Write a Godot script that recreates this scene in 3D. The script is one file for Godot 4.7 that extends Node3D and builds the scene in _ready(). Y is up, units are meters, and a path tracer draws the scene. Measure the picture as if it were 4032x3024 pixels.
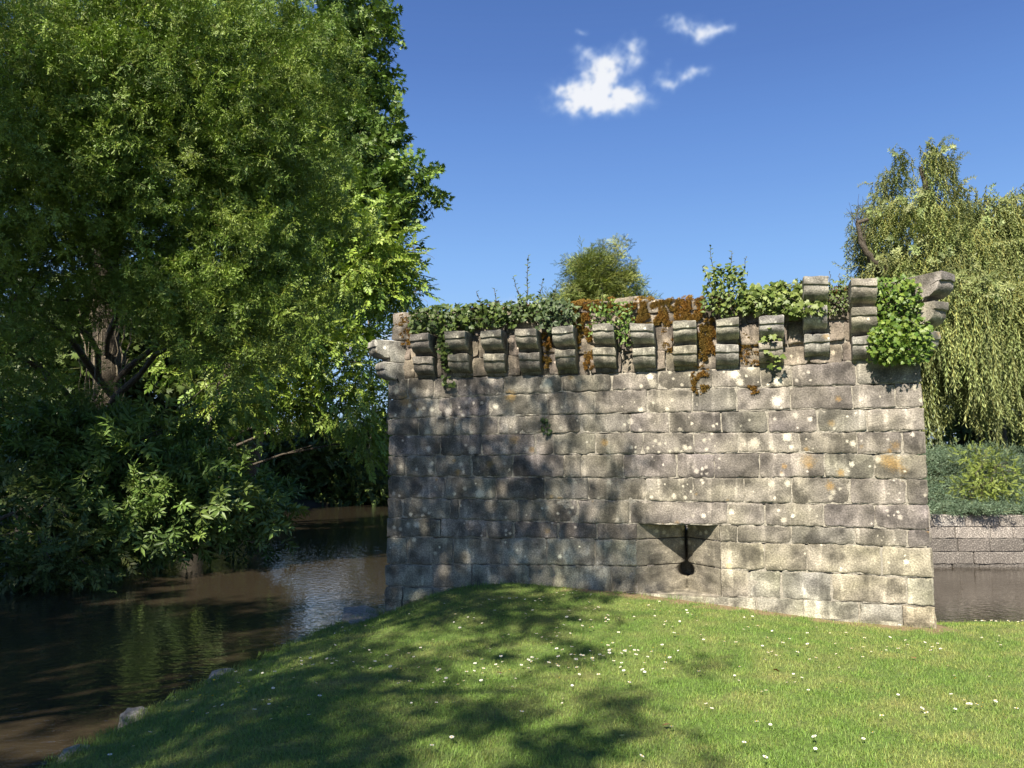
extends Node3D

# ---------------------------------------------------------------- small tools
class Geo:
	var v := PackedVector3Array()
	var c := PackedColorArray()
	var ix := PackedInt32Array()
	func vert(p: Vector3, col := Color.WHITE) -> int:
		v.append(p)
		c.append(col)
		return v.size() - 1
	func tri(a: int, b: int, d: int) -> void:      # counter-clockwise seen from outside
		ix.append(a)
		ix.append(d)
		ix.append(b)
	func quad(a: int, b: int, d: int, e: int) -> void:
		tri(a, b, d)
		tri(a, d, e)
	func mesh() -> ArrayMesh:
		var n := PackedVector3Array()
		n.resize(v.size())
		for k in range(0, ix.size(), 3):
			var a := ix[k]
			var b := ix[k + 2]
			var d := ix[k + 1]
			var f := (v[b] - v[a]).cross(v[d] - v[a])
			n[a] += f
			n[b] += f
			n[d] += f
		for k in n.size():
			n[k] = n[k].normalized() if n[k].length_squared() > 1e-20 else Vector3.UP
		var arr := []
		arr.resize(Mesh.ARRAY_MAX)
		arr[Mesh.ARRAY_VERTEX] = v
		arr[Mesh.ARRAY_NORMAL] = n
		arr[Mesh.ARRAY_COLOR] = c
		arr[Mesh.ARRAY_INDEX] = ix
		var m := ArrayMesh.new()
		m.add_surface_from_arrays(Mesh.PRIMITIVE_TRIANGLES, arr)
		return m

var rng := RandomNumberGenerator.new()
var nA := FastNoiseLite.new()
var nB := FastNoiseLite.new()
var M := {}
var counts := {}

func rf(a: float, b: float) -> float:
	return rng.randf_range(a, b)
func rdir() -> Vector3:
	return Vector3(rng.randfn(), rng.randfn(), rng.randfn()).normalized()
func lin(r: float, g: float, b: float) -> Color:
	return Color(r, g, b).linear_to_srgb()
func numbered(called: String) -> String:
	var k: int = counts.get(called, 0)
	counts[called] = k + 1
	return called if k == 0 else "%s_%03d" % [called, k]
func thing(called: String, label: String, category: String, at := Vector3.ZERO, group := "") -> Node3D:
	var o := Node3D.new()
	o.name = numbered(called)
	add_child(o)
	o.position = at
	o.set_meta("label", label)
	o.set_meta("category", category)
	o.set_meta("kind", "thing")
	if group != "":
		o.set_meta("group", group)
	return o
func part(called: String, m: Mesh, mat: Material, parent: Node) -> MeshInstance3D:
	var o := MeshInstance3D.new()
	o.name = called
	o.mesh = m
	o.material_override = mat
	parent.add_child(o, true)
	return o
func struct(called: String, m: Mesh, mat: Material) -> MeshInstance3D:
	var o := part(called, m, mat, self)
	o.set_meta("kind", "structure")
	return o
func scatter(called: String, m: Mesh, mat: Material, xf: Array, cols: Array, parent: Node) -> MultiMeshInstance3D:
	var mm := MultiMesh.new()
	mm.transform_format = MultiMesh.TRANSFORM_3D
	mm.use_colors = true
	mm.mesh = m
	mm.instance_count = xf.size()
	for k in xf.size():
		mm.set_instance_transform(k, xf[k])
		mm.set_instance_color(k, cols[k])
	var o := MultiMeshInstance3D.new()
	o.name = called
	o.multimesh = mm
	o.material_override = mat
	o.set_meta("kind", "stuff")
	parent.add_child(o, true)
	return o
func frame(y: Vector3, up: Vector3, s: float) -> Basis:      # y axis along a stem, z roughly up
	y = y.normalized()
	var x := y.cross(up)
	if x.length_squared() < 1e-5:
		x = y.cross(Vector3(1, 0.1, 0.2))
	x = x.normalized()
	return Basis(x * s, y * s, x.cross(y) * s)
func tube(g: Geo, pts: Array, rad: Array, sides: int, col := Color.WHITE, rough := 0.0) -> void:
	var first := -1
	for k in pts.size():
		var p: Vector3 = pts[k]
		var a: Vector3 = pts[maxi(k - 1, 0)]
		var b: Vector3 = pts[mini(k + 1, pts.size() - 1)]
		var bs := frame(b - a, Vector3(0.31, 0.2, 0.93), 1.0)
		var row := g.v.size()
		for s in sides:
			var t := TAU * s / sides
			var d := bs.x * cos(t) + bs.z * sin(t)
			var r: float = rad[k]
			if rough > 0.0:
				r *= 1.0 + rough * nA.get_noise_3d(p.x * 3 + d.x * 2, p.y * 1.2, p.z * 3 + d.z * 2)
			g.vert(p + d * r, col)
		if first >= 0:
			for s in sides:
				var s2 := (s + 1) % sides
				g.quad(first + s, row + s, row + s2, first + s2)
		first = row
func bent(a: Vector3, b: Vector3, sag: float, n: int, wob := 0.0) -> Array:
	var out := []
	for k in n + 1:
		var t := float(k) / n
		var p := a.lerp(b, t) + Vector3(0, sag * 4.0 * t * (1 - t), 0)
		if wob > 0.0 and k > 0 and k < n:
			p += rdir() * wob
		out.append(p)
	return out
func taper(a: float, b: float, n: int) -> Array:
	var out := []
	for k in n + 1:
		out.append(lerpf(a, b, float(k) / n))
	return out

# ---------------------------------------------------------------- leaves
func leaf(g: Geo, p: Vector3, d: Vector3, up: Vector3, l: float, w: float, tone := 1.0) -> void:
	d = d.normalized()
	var x := d.cross(up).normalized()
	var n := x.cross(d)
	var col := Color(tone, tone, tone)
	var a := g.vert(p, col)
	var r := g.vert(p + d * l * 0.45 + x * w * 0.5 + n * w * 0.16, col)
	var t := g.vert(p + d * l - n * l * 0.1, col)
	var q := g.vert(p + d * l * 0.45 - x * w * 0.5 + n * w * 0.16, col)
	g.tri(a, r, t)
	g.tri(a, t, q)
func lobed(g: Geo, p: Vector3, d: Vector3, up: Vector3, s: float, prof: Array, tone := 1.0) -> void:
	d = d.normalized()
	var x := d.cross(up).normalized()
	var n := x.cross(d)
	var col := Color(tone, tone, tone)
	var o := g.vert(p + d * s * 0.3, col)
	var ring := []
	for q in prof:
		ring.append(g.vert(p + d * s * q[1] + x * s * q[0] - n * s * 0.22 * absf(q[0]), col))
	for k in ring.size() - 1:
		g.tri(o, ring[k], ring[k + 1])
const IVY := [[0.0, 0.02], [0.3, -0.08], [0.52, 0.22], [0.3, 0.36], [0.36, 0.66], [0.14, 0.62], [0.0, 1.0], [-0.14, 0.62], [-0.36, 0.66], [-0.3, 0.36], [-0.52, 0.22], [-0.3, -0.08], [0.0, 0.02]]
const PLANE := [[0.0, 0.05], [0.32, 0.0], [0.62, 0.28], [0.3, 0.36], [0.5, 0.78], [0.18, 0.6], [0.0, 1.05], [-0.18, 0.6], [-0.5, 0.78], [-0.3, 0.36], [-0.62, 0.28], [-0.32, 0.0], [0.0, 0.05]]

func spray(kind: String) -> ArrayMesh:
	var g := Geo.new()
	var stem := Color(0.9, 0.7, 0.5)
	match kind:
		"elm":
			tube(g, [Vector3.ZERO, Vector3(0, 0.5, 0.03), Vector3(0, 1, 0)], [0.012, 0.008, 0.003], 3, stem)
			for k in 13:
				var s := 1.0 if k % 2 == 0 else -1.0
				leaf(g, Vector3(0, 0.08 + k * 0.072, 0), Vector3(s * rf(0.7, 1.0), rf(0.4, 0.9), rf(-0.35, 0.2)), Vector3(rf(-0.3, 0.3), rf(-0.3, 0.3), 1), rf(0.22, 0.32), rf(0.12, 0.16), rf(0.75, 1.2))
			leaf(g, Vector3(0, 0.98, 0), Vector3(0, 1, -0.2), Vector3(0, 0, 1), 0.28, 0.14)
		"ash":
			tube(g, [Vector3.ZERO, Vector3(0, 0.45, 0.03), Vector3(0, 0.8, 0)], [0.016, 0.009, 0.004], 3, stem)
			for j in 8:
				var o := Vector3(0, 0.08 + 0.09 * j, 0)
				var ang := j * 2.4 + rf(-0.4, 0.4)
				var d := Vector3(cos(ang), rf(0.1, 0.9), sin(ang) - 0.2).normalized()
				var up := Vector3(rf(-0.5, 0.5), rf(-0.5, 0.5), 1)
				var side := d.cross(up).normalized()
				var l := rf(0.3, 0.5)
				for k in 5:
					var e := o + d * l * (0.2 + 0.17 * k) + Vector3(0, -0.1 * k * k * 0.05, -0.02 * k)
					for q in 2:
						leaf(g, e, side * (1.0 if q == 0 else -1.0) + d * rf(0.3, 0.9) + Vector3(0, 0, rf(-0.5, 0.2)), up + rdir() * 0.4, rf(0.1, 0.17), rf(0.045, 0.065), rf(0.7, 1.25))
				leaf(g, o + d * l, d + rdir() * 0.3, up, 0.15, 0.06)
		"plane":
			tube(g, [Vector3.ZERO, Vector3(0, 0.5, 0.04), Vector3(0, 0.9, 0)], [0.014, 0.009, 0.004], 3, stem)
			for k in 9:
				var ang := k * 2.4
				var d := Vector3(cos(ang), rf(0.2, 0.8), sin(ang) * 0.6 - 0.2)
				lobed(g, Vector3(0, 0.15 + k * 0.09, 0) + d * 0.1, d, Vector3(rf(-0.4, 0.4), rf(-0.2, 0.5), 1), rf(0.26, 0.38), PLANE, rf(0.75, 1.2))
		"laurel":
			tube(g, [Vector3.ZERO, Vector3(0, 0.8, 0)], [0.016, 0.008], 3, stem)
			for k in 14:
				var ang := k * 2.4
				var h := 0.15 + 0.05 * k
				var d := Vector3(cos(ang), 0.25 + 0.06 * k, sin(ang) * 0.8)
				leaf(g, Vector3(0, h, 0), d, Vector3(rf(-0.3, 0.3), 0.8, 1), rf(0.34, 0.5), rf(0.12, 0.16), rf(0.75, 1.25))
		"willow":
			var pts := []
			for k in 7:
				pts.append(Vector3(0.05 * sin(k * 1.3), k / 6.0, 0.04 * cos(k * 1.7)))
			tube(g, pts, taper(0.006, 0.002, 6), 3, Color(1.0, 0.85, 0.5))
			for k in 46:
				var t := (k + 0.5) / 46.0
				var p := Vector3(0.05 * sin(t * 7.8), t, 0.04 * cos(t * 10.2))
				var ang := k * 2.4
				leaf(g, p, Vector3(cos(ang), rf(1.0, 1.9), sin(ang)), Vector3(-cos(ang), 1, -sin(ang)), rf(0.065, 0.1), rf(0.016, 0.024), rf(0.75, 1.25))
		"cypress":
			tube(g, [Vector3.ZERO, Vector3(0, 1, 0)], [0.016, 0.005], 3, stem)
			for j in 9:
				var o := Vector3(0, 0.12 + 0.1 * j, 0)
				var ang := j * 2.4
				var d := Vector3(cos(ang), 0.6, sin(ang) * 0.5).normalized()
				var side := d.cross(Vector3(0, 0, 1)).normalized()
				for k in 7:
					for s in [-1.0, 1.0]:
						leaf(g, o + d * (0.05 + 0.05 * k), side * s + d * 0.8 + Vector3(0, 0, rf(-0.3, 0.3)), Vector3(0, 0, 1), rf(0.09, 0.13), 0.03, rf(0.75, 1.2))
		"juniper":
			tube(g, [Vector3.ZERO, Vector3(0, 0.6, 0.04), Vector3(0, 1, 0)], [0.02, 0.012, 0.004], 3, stem)
			for j in 13:
				var o := Vector3(0, 0.1 + 0.07 * j, 0.02)
				var ang := j * 2.4
				var d := Vector3(cos(ang), 1.0, sin(ang) * 0.8).normalized()
				for k in 5:
					leaf(g, o + d * 0.05 * k, d + rdir() * 0.6, rdir(), rf(0.1, 0.16), 0.035, rf(0.75, 1.2))
		"ivy":
			lobed(g, Vector3.ZERO, Vector3(0, 1, 0), Vector3(0, 0, 1), 1.0, IVY)
		"ovate":
			leaf(g, Vector3.ZERO, Vector3(0, 1, 0), Vector3(0, 0, 1), 1.0, 0.6)
		"tuft":
			for k in 26:
				var a := rf(0, TAU)
				var r := sqrt(rng.randf()) * 0.085
				var p := Vector3(cos(a) * r, -0.006, sin(a) * r)
				var b := rf(0, TAU)
				var h := rf(0.022, 0.05)
				var tip := p + Vector3(cos(b) * rf(0.3, 1.0), 0, sin(b) * rf(0.3, 1.0)) * h * 0.8 + Vector3(0, h, 0)
				var sd := Vector3(-sin(b), 0, cos(b)) * rf(0.0013, 0.0025)
				var t := rf(0.65, 1.3)
				var col := Color(t * rf(0.9, 1.25), t, t * 0.95)
				g.tri(g.vert(p - sd, col), g.vert(p + sd, col), g.vert(tip, col))
		"moss":
			for k in 14:
				var d := (rdir() + Vector3(0, 0.9, 0)).normalized()
				var p := Vector3(rf(-1, 1), 0, rf(-1, 1)) * 0.5
				var x := d.cross(rdir()).normalized() * 0.22
				var t := rf(0.6, 1.35)
				var col := Color(t, t, t)
				g.tri(g.vert(p - x, col), g.vert(p + x, col), g.vert(p + d * rf(0.5, 1.0), col))
	return g.mesh()

# fills ellipsoids with sprays gathered in clumps; returns by variant [transforms, colours]
func fill(blobs: Array, off: Vector3, size: Vector2, c1: Color, c2: Color, droop: float, clump := 0.45, per := 12, nvar := 2, upw := 0.6) -> Array:
	var out := []
	for k in nvar:
		out.append([[], []])
	for b in blobs:
		var c := Vector3(b[0], b[1], b[2]) - off
		var r := Vector3(b[3], b[4], b[5])
		var left: int = b[6]
		while left > 0:
			var q := rdir() * pow(rng.randf(), 0.42)
			var p := c + q * r
			var tone := rf(0.0, 1.0)
			var bright := rf(0.75, 1.2)
			for j in mini(per, left):
				var e := p + Vector3(clampf(rng.randfn(), -1.7, 1.7), clampf(rng.randfn(), -1.7, 1.7) * 0.6, clampf(rng.randfn(), -1.7, 1.7)) * clump
				var d := (e - c) / r * 0.7 + rdir() * 0.75 + Vector3(0, -droop, 0)
				var up := Vector3.UP * upw + rdir() * 0.5
				var s := rf(size.x, size.y)
				var w := rng.randi() % nvar
				out[w][0].append(Transform3D(frame(d, up, s), e))
				var col := c1.lerp(c2, clampf(tone + rf(-0.35, 0.35), 0, 1)) * (1.25 * bright * rf(0.85, 1.15))
				out[w][1].append(Color(col.r, col.g, col.b))
			left -= per
	return out

# a tree: trunk through the given points, one limb with twigs to each clump of the crown, leafy sprays
func tree(called: String, label: String, category: String, kind: String, base: Vector3, trunk: Array, r0: float, r1: float, blobs: Array, size: Vector2, c1: Color, c2: Color, droop: float, group := "", clump := 0.45, limb_r := 0.09) -> Node3D:
	rng.seed = hash(label)
	var o := thing(called, label, category, base, group)
	var pts := []
	for p in trunk:
		pts.append(p - base)
	var g := Geo.new()
	var fine := []
	var rads := []
	var n := 5
	for k in pts.size() - 1:
		for j in n:
			fine.append((pts[k] as Vector3).lerp(pts[k + 1], float(j) / n) + (rdir() * r0 * 0.15 if k + j > 0 else Vector3.ZERO))
	fine.append(pts[-1])
	for k in fine.size():
		var t := float(k) / (fine.size() - 1)
		rads.append(lerpf(r0, r1, t) * (1.0 + 0.5 * exp(-t * 25.0)))
	tube(g, fine, rads, 12, Color.WHITE, 0.5)
	var wood: Material = M.creeper if called == "sapling" else M.bark
	part("trunk", g.mesh(), wood, o)
	for b in blobs:
		var c := Vector3(b[0], b[1], b[2]) - base
		var best: Vector3 = fine[-1]
		var bd := 1e9
		for p in fine:
			var pp: Vector3 = p
			var dd := pp.distance_to(c) + maxf(0.0, pp.y - c.y + 1.5) * 3.0
			if dd < bd and pp.y > 0.8:
				bd = dd
				best = pp
		var gb := Geo.new()
		var path := bent(best, c, 0.06 * best.distance_to(c), 6, 0.12)
		tube(gb, path, taper(limb_r, limb_r * 0.35, 6), 6, Color.WHITE, 0.3)
		var nt: int = clampi(int(b[6]) / 40, 2, 9) if b.size() < 8 else b[7]
		for k in nt:
			var e := c + rdir() * Vector3(b[3], b[4], b[5]) * 0.9
			var st: Vector3 = path[rng.randi_range(3, 6)]
			tube(gb, bent(st, e, 0.15, 4, 0.08), taper(limb_r * 0.3, 0.008, 4), 4)
		part("branch", gb.mesh(), wood, o)
	var f := fill(blobs, base, size, c1, c2, droop, clump)
	for k in f.size():
		if f[k][0].size() > 0:
			scatter("crown", M["%s%d" % [kind, k]], M.leaf, f[k][0], f[k][1], o)
	return o

# ---------------------------------------------------------------- the land
const WATER := [Vector2(-3.15, 20), Vector2(-3.15, -3), Vector2(-3.06, -5.68), Vector2(-2.95, -7.15), Vector2(-2.56, -9.19), Vector2(-2.28, -10.79), Vector2(-1.8, -11.6), Vector2(-1.45, -12.3), Vector2(5.0, -10.78), Vector2(7, -10.8), Vector2(14, -11.0), Vector2(60, -12), Vector2(60, -19.75), Vector2(-2, -19.75), Vector2(-2.6, -25), Vector2(-3, -50), Vector2(-3.5, -56), Vector2(-8, -56.2), Vector2(-12, -54.5), Vector2(-13.6, -51), Vector2(-11.8, -38), Vector2(-10.2, -27), Vector2(-10.6, -22), Vector2(-11.2, -19), Vector2(-11.4, -16), Vector2(-11, -10), Vector2(-10.5, 0), Vector2(-10, 20)]
const BASE_U := [-0.6, 0.0, 0.41, 1.04, 1.65, 2.53, 3.37, 4.44, 5.44, 6.47, 8.0]
const BASE_H := [-0.25, -0.1, 0.06, 0.2, 0.27, 0.23, 0.18, 0.08, -0.02, -0.06, -0.05]
const WO := Vector3(-1.6233, 0, -11.0048)
const WT := Vector3(0.96363, 0, 0.26724)
const WN := Vector3(-0.26724, 0, 0.96363)

func table(xs: Array, ys: Array, x: float) -> float:
	if x <= xs[0]:
		return ys[0]
	for k in range(1, xs.size()):
		if x <= xs[k]:
			return lerpf(ys[k - 1], ys[k], (x - xs[k - 1]) / (xs[k] - xs[k - 1]))
	return ys[-1]
func edge_dist(p: Vector2) -> float:        # > 0 on land
	var best := 1e9
	var inside := false
	var n := WATER.size()
	for k in n:
		var a: Vector2 = WATER[k]
		var b: Vector2 = WATER[(k + 1) % n]
		var ab := b - a
		var t := clampf((p - a).dot(ab) / ab.length_squared(), 0, 1)
		best = minf(best, p.distance_squared_to(a + ab * t))
		if (a.y > p.y) != (b.y > p.y) and p.x < a.x + (p.y - a.y) / (b.y - a.y) * ab.x:
			inside = not inside
	best = sqrt(best)
	return -best if inside else best
func on_lawn(p: Vector2) -> bool:
	return p.x > -4.2 and p.y > -13.0
func height(p: Vector2) -> float:
	var d := edge_dist(p)
	var wob := nA.get_noise_2d(p.x * 4.0, p.y * 4.0)
	if on_lawn(p):
		var q := Vector3(p.x, 0, p.y) - WO
		var u := q.dot(WT)
		var w := q.dot(WN)
		var flat := -0.02 + 0.03 * nA.get_noise_2d(p.x, p.y) + 0.01 * nA.get_noise_2d(p.x * 6, p.y * 6)
		flat = lerpf(flat, table(BASE_U, BASE_H, u), exp(-pow(maxf(w, 0.0) / 1.7, 2.0)))
		if p.x < 0.0 or w < 0.0:
			flat = lerpf(-0.27, flat, smoothstep(-0.1, 1.5, d))
		return lerpf(-1.3, flat, smoothstep(-0.3, 0.05, d + wob * 0.12))
	if p.y < -19.0 and p.x > -3.6 + 0.0:
		return lerpf(-1.3, 0.55 + 1.1 * smoothstep(0.3, 5.0, d) + 0.1 * wob, smoothstep(-0.25, 0.1, d))
	return lerpf(-1.3, -0.3 + 0.9 * smoothstep(0.0, 5.0, d) + 0.25 * wob, smoothstep(-1.2, 0.5, d + wob * 0.6))

func steps(spec: Array) -> Array:
	var out := [spec[0]]
	for k in range(1, spec.size(), 2):
		var to: float = spec[k]
		var n: int = spec[k + 1]
		var from: float = out[-1]
		for j in n:
			out.append(lerpf(from, to, float(j + 1) / n))
	return out

# ---------------------------------------------------------------- the fortified wall, in its own axes: x along, y up, z out
const LU := [0.04, 2.77, 5.29, 6.49]
const LINES := [[2.881, 2.856, 2.901, 2.934], [2.605, 2.646, 2.637, 2.643], [2.341, 2.364, 2.364, 2.36], [2.121, 2.125, 2.102, 2.101], [1.856, 1.861, 1.862, 1.841], [1.586, 1.571, 1.579, 1.565], [1.297, 1.302, 1.281, 1.285], [1.046, 1.02, 1.022, 1.004], [0.796, 0.831, 0.827, 0.813], [0.45, 0.516, 0.51, 0.487], [0.161, 0.192, 0.204, 0.175], [-0.16, -0.13, -0.1, -0.13]]
const JOINTS := [
	[-0.03, 0.25, 0.62, 0.94, 1.58, 2.34, 2.97, 3.54, 4.18, 4.74, 5.09, 5.79, 6.47],
	[-0.02, 0.68, 1.39, 2.15, 2.75, 3.4, 3.94, 4.45, 5.06, 5.74, 6.19, 6.47],
	[-0.02, 0.41, 0.9, 1.5, 2.13, 2.58, 3.18, 3.66, 4.27, 4.8, 5.35, 5.88, 6.48],
	[-0.01, 0.72, 1.29, 1.99, 2.22, 2.76, 3.34, 3.95, 4.46, 5.15, 5.77, 6.24, 6.48],
	[-0.01, 0.23, 0.65, 1.14, 1.7, 2.36, 2.58, 3.1, 3.74, 4.18, 4.69, 5.41, 5.94, 6.48],
	[-0.01, 0.79, 1.47, 2.11, 2.67, 3.36, 3.92, 4.51, 5.04, 5.67, 6.26, 6.48],
	[-0.01, 0.2, 0.85, 0.98, 1.76, 2.53, 3.17, 4.32, 4.74, 5.38, 5.92, 6.48],
	[-0.02, 0.74, 1.35, 1.7, 2.28, 2.76, 3.25, 4.22, 4.42, 5.02, 5.71, 6.24, 6.49],
	[-0.02, 0.27, 0.9, 1.56, 2.13, 2.74, 3.25, 4.22, 4.72, 5.18, 5.97, 6.49],
	[-0.03, 0.63, 1.16, 1.89, 2.22, 2.93, 3.25, 4.22, 4.54, 4.89, 5.43, 6.21, 6.49],
	[-0.03, 0.22, 0.64, 1.17, 1.89, 2.53, 3.15, 4.03, 4.61, 5.12, 5.71, 6.16, 6.49]]
const LICHEN := [1.4, 2.82, 0.056, 2.14, 2.75, 0.06, 4.63, 2.87, 0.041, 4.44, 2.8, 0.059, 4.5, 2.7, 0.047, 4.91, 2.47, 0.069, 3.29, 2.87, 0.02, 3.33, 2.69, 0.023, 3.44, 2.8, 0.044, 3.47, 2.72, 0.05, 3.47, 2.48, 0.017, 3.7, 2.51, 0.022, 3.64, 2.4, 0.027, 3.32, 2.4, 0.035, 3.68, 2.85, 0.025, 4.92, 2.7, 0.046, 3.13, 2.87, 0.028, 3.72, 2.77, 0.017, 3.82, 2.69, 0.02, 5.11, 2.3, 0.032, 5.27, 2.8, 0.02, 5.29, 2.7, 0.016, 5.14, 2.7, 0.021, 5.0, 2.77, 0.023, 4.94, 2.69, 0.052, 5.55, 3.02, 0.027, 0.41, 2.42, 0.058, 0.48, 2.48, 0.023, 0.59, 2.45, 0.031, 0.82, 2.43, 0.053, 0.81, 2.36, 0.034, 1.47, 2.48, 0.037, 1.17, 2.53, 0.019, 1.07, 2.54, 0.023, 1.28, 2.53, 0.022, 1.02, 2.37, 0.028, 0.54, 2.15, 0.05, 0.34, 2.71, 0.039, 0.09, 2.7, 0.036, 0.1, 2.76, 0.02, 2.15, 2.76, 0.063, 0.55, 1.94, 0.035, 1.15, 1.92, 0.056, 0.17, 1.71, 0.027, 0.6, 1.75, 0.031, 0.58, 1.66, 0.027, 1.0, 1.74, 0.034, 1.04, 1.64, 0.021, 0.07, 1.36, 0.027, 0.15, 1.33, 0.019, 0.44, 1.33, 0.035, 1.06, 1.43, 0.028, 0.92, 1.36, 0.024, 1.26, 1.36, 0.063, 0.51, 1.16, 0.036, 0.57, 1.11, 0.023, 0.31, 1.09, 0.027, 0.48, 1.08, 0.023, 0.4, 0.96, 0.044, 0.08, 0.92, 0.027, 0.17, 0.9, 0.023, 1.61, 0.91, 0.022, 0.28, 0.95, 0.039, 0.66, 0.6, 0.026, 0.72, 0.68, 0.015, 2.32, 2.19, 0.025, 2.53, 2.28, 0.014, 1.74, 2.15, 0.015, 1.14, 2.15, 0.026, 2.65, 2.01, 0.014, 1.59, 1.75, 0.022, 2.42, 1.14, 0.021, 2.14, 1.2, 0.032, 2.39, 0.62, 0.017, 3.31, 2.15, 0.023, 3.93, 2.22, 0.019, 3.79, 2.15, 0.029, 4.18, 2.18, 0.019, 4.22, 2.21, 0.016, 5.11, 2.3, 0.037, 4.88, 2.26, 0.018, 5.27, 2.25, 0.027, 3.49, 2.02, 0.023, 3.54, 1.98, 0.023, 3.61, 1.99, 0.016, 3.4, 1.93, 0.02, 3.53, 1.88, 0.017, 3.74, 1.91, 0.033, 3.8, 1.88, 0.026, 3.9, 1.93, 0.023, 3.66, 1.89, 0.02, 4.07, 2.02, 0.026, 4.13, 2.03, 0.013, 4.09, 1.91, 0.022, 4.19, 1.95, 0.01, 4.65, 1.98, 0.065, 5.01, 2.04, 0.055, 5.05, 1.93, 0.027, 3.93, 1.7, 0.019, 3.97, 1.65, 0.032, 4.04, 1.68, 0.022, 4.08, 1.7, 0.022, 4.09, 1.62, 0.022, 4.03, 1.62, 0.016, 4.24, 1.8, 0.016, 4.23, 1.69, 0.016, 4.94, 1.61, 0.03, 3.58, 1.73, 0.015, 3.43, 1.34, 0.023, 3.7, 1.35, 0.029, 3.81, 1.47, 0.016, 3.83, 1.34, 0.023, 4.82, 1.5, 0.037, 5.0, 1.51, 0.039, 4.85, 1.34, 0.014, 3.63, 1.24, 0.011, 3.92, 1.12, 0.022, 5.04, 1.14, 0.024, 4.89, 1.2, 0.018, 4.94, 1.09, 0.033, 3.2, 1.94, 0.02, 3.25, 1.94, 0.015, 5.27, 2.25, 0.03, 4.88, 2.26, 0.022, 5.22, 2.02, 0.012, 5.29, 1.91, 0.013, 5.66, 1.99, 0.018, 6.09, 2.01, 0.017, 6.36, 2.04, 0.013, 5.7, 1.73, 0.032, 5.49, 1.41, 0.032, 5.46, 1.35, 0.03, 5.56, 1.45, 0.021, 5.22, 1.65, 0.012, 6.07, 1.4, 0.013, 6.18, 1.14, 0.028, 6.05, 1.21, 0.017, 6.16, 1.2, 0.017, 6.22, 0.65, 0.028, 5.98, 0.88, 0.01, 6.05, 0.84, 0.011, 6.11, 0.89, 0.011, 6.14, 0.84, 0.013, 5.94, 0.93, 0.009, 6.0, 0.92, 0.009]
const ORANGE := [5.5, 2.2, 0.03, 6.17, 1.94, 0.036, 6.11, 1.88, 0.021, 4.97, 1.71, 0.023, 5.23, 1.76, 0.06, 6.06, 1.77, 0.057, 6.15, 1.73, 0.064, 6.24, 1.66, 0.035, 5.58, 1.63, 0.032, 5.46, 1.48, 0.037, 5.22, 1.9, 0.023, 5.81, 1.93, 0.017, 2.87, 2.0, 0.034, 4.97, 1.71, 0.023, 3.96, 1.38, 0.013, 4.32, 1.31, 0.013, 0.22, 2.6, 0.079, 1.66, 2.61, 0.055, 1.95, 1.92, 0.032, 0.91, 1.78, 0.019, 1.72, 2.04, 0.045, 1.39, 1.74, 0.037]

func line_v(k: int, u: float) -> float:
	return table(LU, LINES[k], u) + 0.012 * nA.get_noise_2d(u * 3.0, k * 37.0)

func ticks(l: float, step: float) -> Array:
	var e := minf(0.022, l * 0.15)
	var n := maxi(2, int(round((l - 2 * e) / step)))
	var out := [0.0, e * 0.35]
	for k in n + 1:
		out.append(e + (l - 2 * e) * k / n)
	out.append(l - e * 0.35)
	out.append(l)
	return out

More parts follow.
